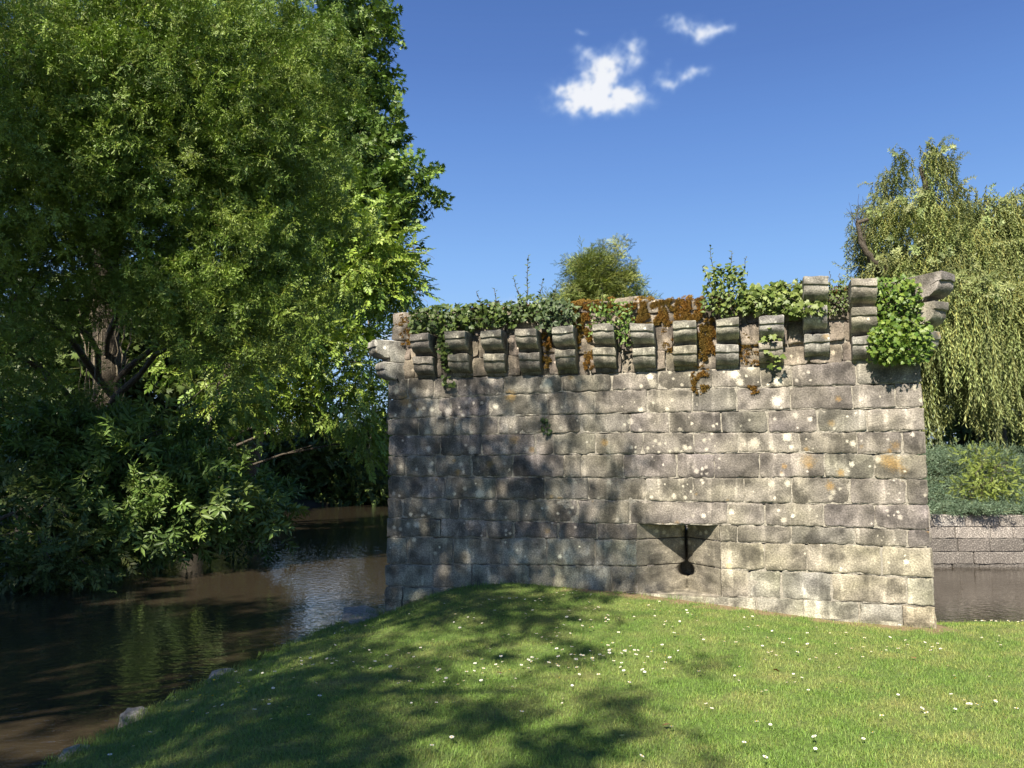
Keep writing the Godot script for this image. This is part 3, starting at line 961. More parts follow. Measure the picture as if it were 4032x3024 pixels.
# ---------------------------------------------------------------- the sky: a blue gradient and small fair-weather clouds
func make_sky() -> Sky:
	var w := 4096
	var h := 2048
	var im := Image.create(w, h, false, Image.FORMAT_RGB8)
	var els := [-90, 0, 5, 11, 14, 19, 23, 27, 32, 50, 90]
	var cr := [150, 200, 180, 156, 141, 119, 105, 93, 83, 64, 50]
	var cg := [160, 222, 214, 200, 188, 164, 148, 132, 120, 98, 82]
	var cb := [165, 250, 251, 251, 247, 230, 217, 201, 187, 158, 138]
	var rows := []
	for y in h:
		var el := 90.0 - (y + 0.5) / h * 180.0
		var c := Color(table(els, cr, el) / 255.0, table(els, cg, el) / 255.0, table(els, cb, el) / 255.0)
		rows.append(c)
		im.fill_rect(Rect2i(0, y, w, 1), c)
	var n1 := FastNoiseLite.new()
	n1.seed = 4
	n1.frequency = 0.55
	n1.fractal_octaves = 5
	# [azimuth, elevation, radius across, radius up, weight] in degrees, gathered into clouds
	var clouds := [
		[[5.2, 24.8, 2.7, 1.1, 1.8], [7.8, 24.8, 2.7, 1.0, 1.7], [6.3, 26.2, 1.9, 1.3, 1.5], [7.0, 27.0, 1.4, 0.9, 1.2], [8.7, 28.0, 1.0, 0.8, 1.0], [8.9, 27.1, 1.1, 0.8, 0.8], [4.7, 27.9, 0.9, 0.45, 0.5], [5.4, 27.5, 0.9, 0.5, 0.55], [3.7, 25.6, 1.1, 0.6, 0.9]],
		[[5.0, 28.9, 0.7, 0.25, 0.75]],
		[[11.2, 29.2, 0.9, 0.45, 0.8], [12.3, 28.8, 1.1, 0.6, 0.95], [13.3, 28.3, 1.1, 0.75, 1.1], [14.4, 28.3, 1.0, 0.5, 0.8], [15.4, 28.4, 0.8, 0.4, 0.75]],
		[[10.6, 25.8, 0.9, 0.6, 0.85], [11.4, 25.4, 0.9, 0.45, 0.9], [12.5, 25.9, 1.1, 0.5, 0.95], [13.5, 26.1, 0.8, 0.4, 0.7], [11.2, 26.6, 0.5, 0.4, 0.45]],
		[[0.5, 11.5, 1.6, 0.7, 1.1], [1.6, 11.2, 1.3, 0.5, 1.0]],
		[[-13, 9.5, 4.5, 1.6, 1.2], [-10, 8.6, 3.0, 1.2, 1.1]],
		[[60, 24, 4, 1.4, 1.1], [63, 24.6, 2.5, 1.2, 1.0]], [[128, 18, 5, 1.6, 1.1]], [[-70, 30, 4, 1.5, 1.0], [-66, 29.5, 3, 1.1, 1.0]], [[-140, 15, 6, 1.8, 1.1]], [[170, 38, 4, 1.6, 1.0]]]
	for cl in clouds:
		var x0 := 999.0
		var x1 := -999.0
		var y0 := 999.0
		var y1 := -999.0
		for b in cl:
			x0 = minf(x0, b[0] - b[2] * 2)
			x1 = maxf(x1, b[0] + b[2] * 2)
			y0 = minf(y0, b[1] - b[3] * 2.2)
			y1 = maxf(y1, b[1] + b[3] * 2.2)
		for y in range(int((90 - y1) / 180.0 * h), int((90 - y0) / 180.0 * h)):
			for x in range(int(x0 / 360.0 * w), int(x1 / 360.0 * w)):
				var az := (x + 0.5) / w * 360.0
				var el := 90.0 - (y + 0.5) / h * 180.0
				var wx := az + 0.35 * n1.get_noise_2d(az * 1.3 + 40, el * 1.3)
				var wy := el + 0.3 * n1.get_noise_2d(az * 1.3, el * 1.3 + 70)
				var d := 0.0
				for b in cl:
					var ex: float = (wx - b[0]) / b[2]
					var ey: float = (wy - b[1]) / b[3]
					d += b[4] * exp(-(ex * ex + ey * ey) * 1.6)
				var nn := 0.8 * n1.get_noise_2d(az * 1.2, el * 1.6) + 0.25 * n1.get_noise_2d(az * 3.2, el * 3.2)
				var a := smoothstep(0.03, 1.8, d * (1.0 + 0.9 * nn) + 0.22 * nn * smoothstep(0.0, 0.25, d))
				if a > 0.003:
					var c: Color = rows[y]
					var lit := smoothstep(0.5, 1.6, d)
					var k := Color(0.80, 0.85, 0.96).lerp(Color(0.97, 0.975, 0.99), lit)
					im.set_pixel(posmod(x, w), y, c.lerp(k, a * 0.97))
	var pm := PanoramaSkyMaterial.new()
	pm.panorama = ImageTexture.create_from_image(im)
	var sky := Sky.new()
	sky.sky_material = pm
	return sky

func ground() -> void:
	var xs := steps([-500.0, -120.0, 4, -40.0, 8, -14.0, 26, -4.0, 22, 9.0, 104, 24.0, 30, 60.0, 12, 500.0, 5])
	var zs := steps([120.0, 20.0, 5, 0.0, 16, -13.0, 108, -18.8, 14, -22.0, 22, -30.0, 16, -62.0, 32, -140.0, 8, -700.0, 4])
	var g := Geo.new()
	for z in zs:
		for x in xs:
			var p := Vector2(x, z)
			var h := height(p)
			var n := nA.get_noise_2d(x * 0.8, z * 0.8)
			var n2 := nA.get_noise_2d(x * 3.0 + 70, z * 3.0)
			var col := Color(0.05, 0.045, 0.028).lerp(Color(0.05, 0.075, 0.025), clampf(0.5 + n * 1.2, 0, 1))
			if on_lawn(p):
				col = Color(0.12, 0.195, 0.035).lerp(Color(0.24, 0.25, 0.08), clampf(0.25 + n * 0.6 + n2 * 0.7, 0, 1))
				var q := Vector3(x, 0, z) - WO
				var w := q.dot(WN)
				var u := q.dot(WT)
				if u > 2.4 and u < 6.65 and w < 0.26 + n2 * 0.3:
					col = Color(0.3, 0.215, 0.12)
			if h < -0.42:
				col = Color(0.06, 0.045, 0.03)
			elif z < -19 and x > -3.5:
				col = Color(0.06, 0.075, 0.03)
			g.vert(Vector3(x, h, z), col)
	var w := xs.size()
	for j in zs.size() - 1:
		for i in w - 1:
			var a := j * w + i
			g.quad(a, a + 1, a + w + 1, a + w)
	struct("ground", g.mesh(), M.ground)
	var wg := Geo.new()
	wg.quad(wg.vert(Vector3(-16, -0.55, 30)), wg.vert(Vector3(70, -0.55, 30)), wg.vert(Vector3(70, -0.55, -60)), wg.vert(Vector3(-16, -0.55, -60)))
	struct("water", wg.mesh(), M.water)

func grass() -> void:
	var xf := [[], [], []]
	var cols := [[], [], []]
	var meshes := [spray("tuft"), spray("tuft"), spray("tuft")]
	var z := -3.4
	while z > -12.0:
		var dist := -z
		var gap := 0.047 + 0.0048 * (dist - 3.4)
		var x := maxf(-3.6, -0.64 * dist - 1.5)
		while x < minf(0.64 * dist + 2.0, 9.5):
			var p := Vector2(x + rf(-0.5, 0.5) * gap, z + rf(-0.5, 0.5) * gap)
			x += gap
			var q := Vector3(p.x, 0, p.y) - WO
			var w := q.dot(WN)
			var u := q.dot(WT)
			if w < 0.03 and u > -0.15 and u < 6.6:
				continue
			var e := edge_dist(p)
			if e < -0.02:
				continue
			var n2 := nA.get_noise_2d(p.x * 3.0 + 70, p.y * 3.0)
			if u > 2.4 and u < 6.65 and w < 0.18 + n2 * 0.3 and rng.randf() < 0.8:
				continue
			var dry := clampf(0.1 + nA.get_noise_2d(p.x * 0.8, p.y * 0.8) * 0.6 + n2 * 0.7 + rf(-0.25, 0.25) + 0.05 * p.x, 0, 1)
			var s := rf(0.45, 0.8) * (1.0 + 0.55 * nA.get_noise_2d(p.x * 5.0, p.y * 5.0))
			if e < 0.2:
				s *= rf(1.2, 2.0)
			if w < 0.16 and u < 6.6 and rng.randf() < 0.5:
				s *= rf(1.2, 3.0)
			var hh := height(p)
			var k := rng.randi() % 3
			xf[k].append(Transform3D(Basis(Vector3.UP, rf(0, TAU)).scaled(Vector3(1.1, s, 1.1)), Vector3(p.x, hh, p.y)))
			var c := Color(0.165, 0.285, 0.042).lerp(Color(0.36, 0.38, 0.11), dry) * rf(0.8, 1.2)
			cols[k].append(Color(c.r, c.g, c.b))
		z -= gap
	var o := Node3D.new()
	o.name = "lawn_grass"
	add_child(o)
	o.set_meta("kind", "stuff")
	o.set_meta("label", "mown green lawn grass in front of the stone wall")
	o.set_meta("category", "grass")
	for k in 3:
		scatter("grass", meshes[k], M.grass, xf[k], cols[k], o)

func boulder(r: Vector3, sd: float, flat := 0.0) -> ArrayMesh:
	var g := Geo.new()
	var nu := 14
	var nv := 9
	for j in nv + 1:
		var b := PI * j / nv - PI / 2
		for i in nu:
			var a := TAU * i / nu
			var d := Vector3(cos(a) * cos(b), sin(b), sin(a) * cos(b))
			var e := Vector3(signf(d.x) * pow(absf(d.x), 0.6), signf(d.y) * pow(absf(d.y), 0.5), signf(d.z) * pow(absf(d.z), 0.6))
			e *= 1.0 + 0.25 * nA.get_noise_3d(d.x * 4 + sd, d.y * 4, d.z * 4)
			g.vert(e * r)
	for j in nv:
		for i in nu:
			var i2 := (i + 1) % nu
			g.quad(j * nu + i, (j + 1) * nu + i, (j + 1) * nu + i2, j * nu + i2)
	return g.mesh()

func daisies() -> void:
	var g := Geo.new()
	var white := Color(0.8, 0.8, 0.76)
	tube(g, [Vector3(0, -0.02, 0), Vector3(0.004, 0.035, 0)], [0.001, 0.001], 3, Color(0.12, 0.2, 0.05))
	var c := g.vert(Vector3(0.004, 0.036, 0), white)
	var ring := []
	for k in 14:
		var t := TAU * k / 14
		var r := 0.0125 if k % 2 == 0 else 0.0105
		ring.append(g.vert(Vector3(0.004 + cos(t) * r, 0.039, sin(t) * r), white))
	for k in 14:
		g.tri(c, ring[(k + 1) % 14], ring[k])
	var yel := Color(0.75, 0.48, 0.03)
	var top := g.vert(Vector3(0.004, 0.0435, 0), yel)
	var eye := []
	for k in 7:
		var t := TAU * k / 7
		eye.append(g.vert(Vector3(0.004 + cos(t) * 0.0042, 0.0395, sin(t) * 0.0042), yel))
	for k in 7:
		g.tri(top, eye[(k + 1) % 7], eye[k])
	var m := g.mesh()
	var spots := []
	for q in [[0.84, -7.55, 0.3, 0.4, 60], [0.32, -9.05, 0.6, 0.45, 45], [-0.53, -7.25, 0.55, 0.35, 38], [-1.4, -7.6, 0.3, 0.3, 10], [1.87, -9.0, 0.7, 0.4, 34], [2.43, -7.75, 0.4, 0.3, 12], [3.35, -6.0, 0.2, 0.12, 14], [3.63, -8.35, 0.5, 0.35, 16], [5.9, -10.4, 0.5, 0.15, 16], [-2.5, -7.4, 0.25, 0.4, 10], [-1.0, -6.4, 0.7, 0.5, 12], [1.6, -6.2, 1.6, 1.0, 16], [1.9, -5.4, 0.3, 0.15, 5], [0.3, -5.0, 1.6, 0.6, 8], [-2.3, -5.6, 0.3, 0.4, 6]]:
		for k in q[4]:
			spots.append(Vector2(q[0] + rng.randfn() * q[2], q[1] + rng.randfn() * q[3]))
	for p in spots:
		var e := edge_dist(p)
		var w := (Vector3(p.x, 0, p.y) - WO).dot(WN)
		if e < 0.02 or w < 0.1 and p.x < 4.9:
			continue
		var o := part(numbered("daisy"), m, M.flower, self)
		o.position = Vector3(p.x, height(p), p.y)
		o.rotation = Vector3(rf(-0.2, 0.45), rf(0, TAU), rf(-0.3, 0.3))
		o.scale = Vector3.ONE * rf(0.95, 1.4)
		o.set_meta("label", "small white daisy with a yellow eye in the mown lawn")
		o.set_meta("category", "daisy")
		o.set_meta("group", "white daisies in the lawn")
	var dx := []
	var dc := []
	for k in 420:
		var p := Vector2(rf(-2.2, 5.5), rf(-10.2, -6.0))
		if nA.get_noise_2d(p.x * 1.1 + 30, p.y * 1.1) < 0.12 or edge_dist(p) < 0.1 or (Vector3(p.x, 0, p.y) - WO).dot(WN) < 0.3:
			continue
		dx.append(Transform3D(Basis.from_euler(Vector3(rf(-0.2, 0.4), rf(0, TAU), rf(-0.3, 0.3))).scaled(Vector3.ONE * rf(0.7, 1.0)), Vector3(p.x, height(p), p.y)))
		dc.append(Color.WHITE)
	var st := scatter("small_daisies", m, M.flower, dx, dc, self)
	st.set_meta("label", "many tiny daisies sprinkled over the sunny lawn")
	st.set_meta("category", "daisies")
	var gy := Geo.new()
	tube(gy, [Vector3(0, -0.02, 0), Vector3(0, 0.05, 0)], [0.001, 0.001], 3, Color(0.12, 0.2, 0.05))
	var cy := gy.vert(Vector3(0, 0.048, 0), yel)
	for k in 5:
		var t := TAU * k / 5
		gy.tri(cy, gy.vert(Vector3(cos(t + 0.6), 0, sin(t + 0.6)) * 0.012 + Vector3(0, 0.056, 0), Color(0.8, 0.6, 0.02)), gy.vert(Vector3(cos(t - 0.6), 0, sin(t - 0.6)) * 0.012 + Vector3(0, 0.056, 0), Color(0.8, 0.6, 0.02)))
	var my := gy.mesh()
	for q in [[-2.5, -6.9], [-2.35, -6.75], [-2.2, -6.95], [-2.6, -6.5], [-2.3, -6.2], [-2.05, -6.6], [-2.75, -7.3], [-2.65, -7.6]]:
		var p := Vector2(q[0], q[1])
		var o := part(numbered("buttercup"), my, M.flower, self)
		o.position = Vector3(p.x, height(p), p.y)
		o.rotation = Vector3(rf(-0.1, 0.4), rf(0, TAU), 0)
		o.set_meta("label", "yellow buttercup in the grass along the water's edge")
		o.set_meta("category", "buttercup")
		o.set_meta("group", "buttercups on the bank")

func retaining_wall() -> void:
	var o := thing("retaining_wall", "low dark moat wall of coursed stone under the blue-green juniper", "wall", Vector3(0, -0.6, -19.4))
	var g := Geo.new()
	box(g, Vector3(-2.2, -0.8, -0.42), Vector3(60, 1.16, -0.05))
	part("core", g.mesh(), M.darkstone, o)
	var hs := [-0.25, 0.12, 0.4, 0.7, 0.97, 1.24]
	for k in hs.size() - 1:
		var u := -2.0 + rf(0, 0.3)
		while u < 18.0:
			var w := rf(0.5, 1.15)
			var t := rf(0.75, 1.15) * (0.95 if k >= 3 else (0.62 if k > 0 else 0.4))
			var m := block(u, u + w - 0.014, hs[k] + 0.006, hs[k] + 0.006, hs[k + 1] - 0.006 + rf(-0.01, 0.01), hs[k + 1] - 0.006, 0.35 if k == hs.size() - 2 else 0.1, 0.03, 0.04, rf(-0.015, 0.02), Color(t, t * 0.97, t * 0.94), 0.1)
			part("stone", m, M.darkstone, o)
			u += w

func willow() -> void:
	var base := Vector3(16.2, 1.2, -28)
	var o := thing("weeping_willow", "weeping willow with drooping yellow-green strands behind the juniper", "tree", base)
	var limbs := [[Vector3(16.2, 1.2, -28), Vector3(16.0, 4.5, -27.8), Vector3(15.2, 7.5, -27.3), Vector3(14.2, 9.4, -26.8), Vector3(13.4, 11.6, -26.3)],
		[Vector3(15.7, 5.5, -27.6), Vector3(14.4, 6.6, -26.8), Vector3(12.6, 7.2, -26), Vector3(11.3, 8.1, -25.3), Vector3(10.9, 8.5, -25.1), Vector3(10.68, 9.3, -25)],
		[Vector3(15.9, 5.0, -27.7), Vector3(16.8, 7.5, -28), Vector3(17.6, 10.2, -28)],
		[Vector3(16.0, 4.6, -27.8), Vector3(18.5, 6.6, -27.5), Vector3(20, 8.6, -27)],
		[Vector3(15.4, 7.0, -27.3), Vector3(15.2, 9.0, -27.4), Vector3(15.0, 10.6, -27)],
		[Vector3(15.9, 5.0, -27.7), Vector3(14.6, 5.8, -25.6), Vector3(13.2, 6.4, -24.4)],
		[Vector3(16.0, 4.6, -27.8), Vector3(16.8, 6.2, -25.6), Vector3(17.2, 6.8, -24.2)]]
	for k in limbs.size():
		var g := Geo.new()
		var fine := []
		var l: Array = limbs[k]
		for j in l.size() - 1:
			for i in 4:
				fine.append((l[j] as Vector3).lerp(l[j + 1], i / 4.0) - base + rdir() * 0.04)
		fine.append(l[-1] - base)
		tube(g, fine, taper(0.5 if k == 0 else 0.2, 0.06 if k != 1 else 0.055, fine.size() - 1), 9, Color.WHITE, 0.4)
		if k == 1:
			for q in 16:
				var s: Vector3 = fine[-1 - (q % 6)]
				tube(g, bent(s, s + Vector3(rf(-0.4, 0.5), rf(0.4, 1.3), rf(-0.3, 0.3)), 0.05, 4, 0.03), taper(0.014, 0.004, 4), 3)
			tube(g, [fine[-1], fine[-1] + Vector3(0.35, 0.1, 0)], [0.07, 0.06], 6)
		part("trunk" if k == 0 else "branch", g.mesh(), M.bark, o)
	# strands hang from rounded tops: [x, y, z, rx, ry, rz, count, shortest, longest]
	var tops := [[13.3, 11.2, -26.3, 1.3, 1.2, 1.3, 110, 0.9, 1.9], [13.9, 10.0, -26.6, 2.0, 1.0, 1.8, 200, 1.0, 2.2], [12.4, 9.4, -25.6, 1.4, 0.7, 1.4, 130, 0.8, 1.7], [14.0, 8.3, -26.4, 2.4, 1.0, 2.0, 330, 1.4, 2.8], [12.6, 7.7, -25.4, 1.5, 0.7, 1.4, 220, 1.2, 2.2], [17.0, 10.1, -27.6, 2.2, 1.1, 2.0, 380, 1.4, 2.8], [18.8, 9.0, -27, 2.2, 1.2, 2.0, 320, 1.4, 3.0], [15.4, 9.2, -27, 1.7, 1.0, 1.7, 260, 1.2, 2.6], [12.6, 6.6, -24.8, 1.3, 0.9, 1.2, 300, 1.8, 3.6], [13.9, 6.4, -24.4, 1.4, 0.9, 1.2, 330, 1.8, 3.4], [15.5, 6.6, -24.8, 1.5, 1.0, 1.2, 300, 1.8, 3.4], [16.9, 6.7, -24.6, 1.2, 0.9, 1.2, 260, 2.2, 4.4], [18.6, 6.8, -25.5, 1.6, 1.0, 1.4, 260, 2.2, 4.4], [11.9, 5.0, -24.6, 0.6, 0.6, 0.8, 130, 1.8, 3.2], [13.6, 4.6, -24.0, 0.4, 0.5, 0.5, 90, 1.4, 2.4], [15.9, 4.8, -24.2, 0.5, 0.6, 0.6, 120, 2.0, 3.2], [16.6, 7.6, -29.5, 3.5, 1.2, 2.0, 400, 2.5, 4.5], [13.5, 6.6, -28, 2.0, 1.2, 1.5, 300, 2.5, 4.2]]
	var xf := [[], []]
	var cols := [[], []]
	for b in tops:
		var a := 0.0
		var r := 0.0
		var bl := 1.0
		var bt := 1.0
		var by := 1.0
		for k in int(b[6] * 1.5):
			if k % 13 == 0:
				a = rf(0, TAU)
				r = sqrt(rng.randf())
				bl = rf(0.55, 1.15)
				bt = rf(0.7, 1.2)
				by = rf(0.2, 1.0)
			var p := Vector3(rng.randfn() * 0.17, rng.randfn() * 0.15, rng.randfn() * 0.17) + Vector3(b[0] + cos(a) * r * b[3], b[1] + b[4] * sqrt(1 - r * r) * by, b[2] + sin(a) * r * b[5])
			var d := Vector3(cos(a) * 0.22 * r, -1, sin(a) * 0.22 * r) + rdir() * 0.12
			if k % 9 == 0:
				d = Vector3(cos(a), rf(-0.4, 0.5), sin(a))
			var l := rf(b[7], b[8]) * bl
			if k % 9 == 0:
				l *= 0.5
			var w := rng.randi() % 2
			var bs := frame(d, rdir(), 1.0)
			var th := rf(1.5, 2.1)
			xf[w].append(Transform3D(Basis(bs.x * th, bs.y * l, bs.z * th), p - base))
			var c := Color(0.22, 0.285, 0.1).lerp(Color(0.33, 0.355, 0.14), clampf(rf(0, 0.9), 0, 1)) * rf(0.8, 1.15) * bt
			cols[w].append(Color(c.r, c.g, c.b))
	for k in 2:
		scatter("crown", M["willow%d" % k], M.leaf, xf[k], cols[k], o)

func juniper() -> void:
	var base := Vector3(12, 0.6, -21.5)
	var o := thing("juniper_hedge", "spreading blue-green juniper covering the slope above the moat wall", "juniper", base)
	var xf := [[], []]
	var cols := [[], []]
	var jx := 0.0
	var jt := 0.0
	var jb := 1.0
	for k in 9000:
		if k % 15 == 0:
			jx = rf(5.5, 18.5)
			jt = rng.randf()
			jb = rf(0.8, 1.15)
		var x := jx + rng.randfn() * 0.22
		var t := clampf(jt + rng.randfn() * 0.035, 0, 1)
		var z := lerpf(-19.35, -25.0, t)
		var hump := 0.75 * exp(-pow((x - 12.8) / 3.0, 2.0))
		var y := 0.62 + (0.9 + hump) * smoothstep(0.0, 0.75, t) + 0.3 * nA.get_noise_2d(x * 2.5, z * 2.5) * smoothstep(0, 0.2, t) + 0.25 * jb - 0.3 - rf(0, 0.12) - 0.5 * absf(x - jx)
		y = maxf(y, 0.66 + rf(0, 0.1))
		var w := rng.randi() % 2
		var d := Vector3(rf(-0.9, 0.9), rf(-0.05, 0.5), rf(0.2, 1.2))
		xf[w].append(Transform3D(frame(d, rdir(), rf(0.28, 0.45)), Vector3(x, y, z) - base))
		var c := Color(0.14, 0.215, 0.135).lerp(Color(0.22, 0.3, 0.19), rng.randf()) * rf(0.85, 1.1) * jb
		cols[w].append(Color(c.r, c.g, c.b))
	for k in 2:
		scatter("foliage", M["juniper%d" % k], M.leaf, xf[k], cols[k], o)
	for k in 14:
		var g := Geo.new()
		var x := rf(6, 18)
		tube(g, bent(Vector3(x, 0.5, -23) - base, Vector3(x + rf(-1, 1), 0.8, -20) - base, 0.3, 5, 0.05), taper(0.05, 0.015, 5), 5)
		part("stem", g.mesh(), M.bark, o)

# ---------------------------------------------------------------- everything
func _ready() -> void:
	rng.seed = 20240611
	nA.seed = 3
	nA.noise_type = FastNoiseLite.TYPE_SIMPLEX_SMOOTH
	nA.frequency = 1.0
	nA.fractal_octaves = 3
	nB.seed = 8
	nB.noise_type = FastNoiseLite.TYPE_CELLULAR
	nB.frequency = 1.0
	nB.fractal_octaves = 1
	var cam := Camera3D.new()
	cam.name = "camera"
	cam.position = Vector3(0, 1.65, 0)
	cam.rotation_degrees = Vector3(6.0, 0, 0)
	cam.fov = 49.74
	cam.far = 2000
	add_child(cam)
	var env := Environment.new()
	env.background_mode = Environment.BG_SKY
	env.sky = make_sky()
	env.tonemap_mode = Environment.TONE_MAPPER_LINEAR
	env.tonemap_exposure = 2.0
	env.background_energy_multiplier = 0.5
	env.sdfgi_enabled = true
	env.ssao_enabled = true
	env.ssil_enabled = true
	var we := WorldEnvironment.new()
	we.environment = env
	add_child(we)
	var sun := DirectionalLight3D.new()
	sun.name = "sun"
	sun.light_energy = 1.6
	sun.light_color = Color(1.0, 0.96, 0.885)
	sun.light_angular_distance = 0.53
	sun.shadow_enabled = true
	sun.rotation_degrees = Vector3(-42, -20, 0)
	add_child(sun)
	materials()
	print("materials")
	var fl := StandardMaterial3D.new()
	fl.vertex_color_use_as_albedo = true
	fl.roughness = 0.8
	fl.cull_mode = BaseMaterial3D.CULL_DISABLED
	M.flower = fl
	var dm := StandardMaterial3D.new()
	dm.albedo_color = lin(0.26, 0.13, 0.055)
	dm.roughness = 0.8
	dm.cull_mode = BaseMaterial3D.CULL_DISABLED
	M.dead = dm
	ground()
	print("ground")
	build_wall()
	print("wall")
	retaining_wall()
	# stones along the lawn's edge
	for q in [[-1.98, -0.3, -11.2, 0.24, 0.06, 0.95, "long pale ledge stone at the foot of the wall's left corner"], [-2.42, -0.37, -9.9, 0.12, 0.07, 0.35, "pale flat stone on the bank just short of the long ledge stone"], [-3.08, -0.38, -7.0, 0.11, 0.09, 0.14, "rounded pale stone poking out of the lawn's edge above the water"], [-3.2, -0.47, -6.4, 0.15, 0.07, 0.15, "grey flat stone at the water's edge, nearest the viewer"], [-2.78, -0.38, -8.2, 0.14, 0.1, 0.3, "half hidden dark stone low on the grassy bank"]]:
		var s := part(numbered("bank_stone"), boulder(Vector3(q[3], q[4], q[5]), q[2] * 7.0), M.rock, self)
		s.position = Vector3(q[0], q[1], q[2])
		s.rotation.y = 0.25
		s.set_meta("label", q[6])
		s.set_meta("category", "stone")
	print("stones")
	# trees on the left bank
	var G1 := Color(0.075, 0.125, 0.022)
	var G2 := Color(0.135, 0.19, 0.035)
	var ash := tree("ash_tree", "tall tree with feathery leaves and a creeper-clad trunk leaning over the water at left", "tree", "ash", Vector3(-11.2, 0.2, -22.5), [Vector3(-11.2, 0.2, -22.5), Vector3(-11.0, 3, -22.4), Vector3(-11.1, 7, -22.2), Vector3(-10, 10, -21), Vector3(-8, 14, -20)], 0.46, 0.15, [[-9.85, 10.97, -17, 3, 2.2, 3, 1904], [-7.99, 11.18, -18, 3.2, 2.2, 3, 2176], [-6.9, 11.87, -20, 3, 2.4, 3, 2176], [-6.89, 9.17, -19, 3, 2, 3, 1904], [-8.44, 8.69, -17, 3, 2.2, 3, 1904], [-9.69, 7.98, -16, 2.5, 2.2, 2.5, 1632], [-10.6, 5.81, -16, 1.5, 1.6, 2.5, 426], [-8.0, 6.75, -18, 2.8, 1.4, 2.5, 1224], [-6.61, 7.9, -20, 2.3, 1.5, 2.5, 1224], [-6.5, 4.97, -18, 1.7, 1.0, 2.3, 952], [-6.09, 5.92, -20, 2.0, 1.0, 2, 761], [-6.21, 10.89, -22, 1.5, 2, 2.4, 856], [-10.3, 4.03, -16.5, 1.2, 0.9, 1.8, 209], [-9.7, 5.3, -17.5, 1.1, 0.9, 1.0, 200], [-10.4, 3.2, -19.2, 0.9, 0.5, 0.8, 90]], Vector2(0.26, 0.48), Color(0.11, 0.185, 0.028), Color(0.2, 0.275, 0.045), 0.25, "", 0.36, 0.1)
	for k in 34:
		var g := Geo.new()
		var a := rf(-0.4, 2.2)
		var y0 := rf(0.5, 5.5)
		var p := Vector3(cos(a) * 0.5, y0, sin(a) * 0.5) + Vector3(0.1, 0, 0.1)
		tube(g, bent(p, p + Vector3(rf(-0.3, 0.3), rf(0.8, 2.6), rf(-0.1, 0.15)), 0.0, 7, 0.06), taper(0.025, 0.008, 7), 4)
		part("creeper", g.mesh(), M.creeper, ash)
	tree("plane_tree", "tall broad-leaved tree whose right edge stands against the blue sky", "tree", "plane", Vector3(-15.2, 0.2, -47), [Vector3(-15.2, 0.2, -47), Vector3(-13, 8, -45), Vector3(-9.5, 16, -43.5), Vector3(-9, 25, -42.5)], 0.5, 0.15, [[-10.05, 25.19, -42, 3.6, 3.2, 3.5, 600], [-10.18, 21.53, -43, 3.8, 3.2, 3.5, 600], [-8.21, 26.11, -42, 1.5, 1.6, 1.6, 160], [-7.38, 25.06, -42, 0.6, 0.8, 0.6, 50], [-8.51, 21.84, -42, 1.7, 2.2, 2, 220], [-7.6, 19.04, -42, 1.6, 1.8, 1.6, 200], [-7.08, 16.77, -42, 1.8, 1.9, 2, 240], [-5.04, 16.29, -41, 0.95, 1.3, 1, 110], [-6.33, 15.03, -42, 1.2, 1.3, 1.4, 140], [-9.07, 16.37, -43, 3, 3, 3, 420], [-10.57, 18.02, -44, 4, 3.2, 4, 520], [-12.0, 14.4, -45, 4, 3.2, 4, 450], [-9.69, 12.83, -44, 3, 2.6, 3, 350], [-7.29, 13.33, -43, 1.3, 1.6, 1.5, 150], [-13.18, 9.88, -46, 4, 3, 4, 350], [-10.58, 9.88, -46, 2.6, 2, 3, 180], [-14.23, 19.47, -45, 4, 4, 4, 400]], Vector2(0.65, 0.95), Color(0.075, 0.135, 0.026), Color(0.14, 0.21, 0.04), 0.2, "", 0.42, 0.12)
	tree("elm_tree", "yellow-green tree with layered sprays hanging beside the wall's left corner", "tree", "elm", Vector3(-12.2, 0.2, -32), [Vector3(-12.2, 0.2, -32), Vector3(-11, 5, -31.5), Vector3(-9.5, 9, -31.2), Vector3(-8, 12, -31.5)], 0.3, 0.08, [[-8.28, 10.98, -31, 2.2, 1.2, 2, 320], [-6.87, 11.43, -31, 2, 1.1, 2, 300], [-5.93, 10.43, -31, 1.7, 1, 1.6, 280], [-5.12, 9.34, -31, 1.2, 0.8, 1.3, 200], [-6.29, 9.16, -31, 2, 1, 2, 300], [-8.05, 8.8, -31, 2, 1, 2, 260], [-4.4, 8.53, -31, 0.7, 0.45, 0.8, 70], [-5.54, 8.27, -31, 1, 0.6, 1, 110], [-7.12, 12.98, -32, 1.0, 0.9, 1, 110], [-9.09, 6.33, -30, 2, 1.3, 2, 240], [-7.22, 6.16, -30, 1.8, 1.1, 1.8, 200], [-5.78, 5.78, -31, 1.2, 1.3, 1.4, 160], [-6.83, 4.29, -30, 1.7, 0.9, 1.5, 190], [-8.51, 4.12, -30, 1.5, 1, 1.5, 170], [-9.5, 4.63, -27, 1.7, 1.1, 1.6, 190], [-9.6, 2.84, -26, 0.35, 0.8, 0.35, 34], [-5.66, 4.18, -33, 0.8, 1.5, 1, 110], [-6.18, 2.74, -34, 0.8, 0.9, 0.8, 70]], Vector2(0.55, 0.85), Color(0.135, 0.22, 0.033), Color(0.235, 0.31, 0.05), 0.35, "", 0.4, 0.06)
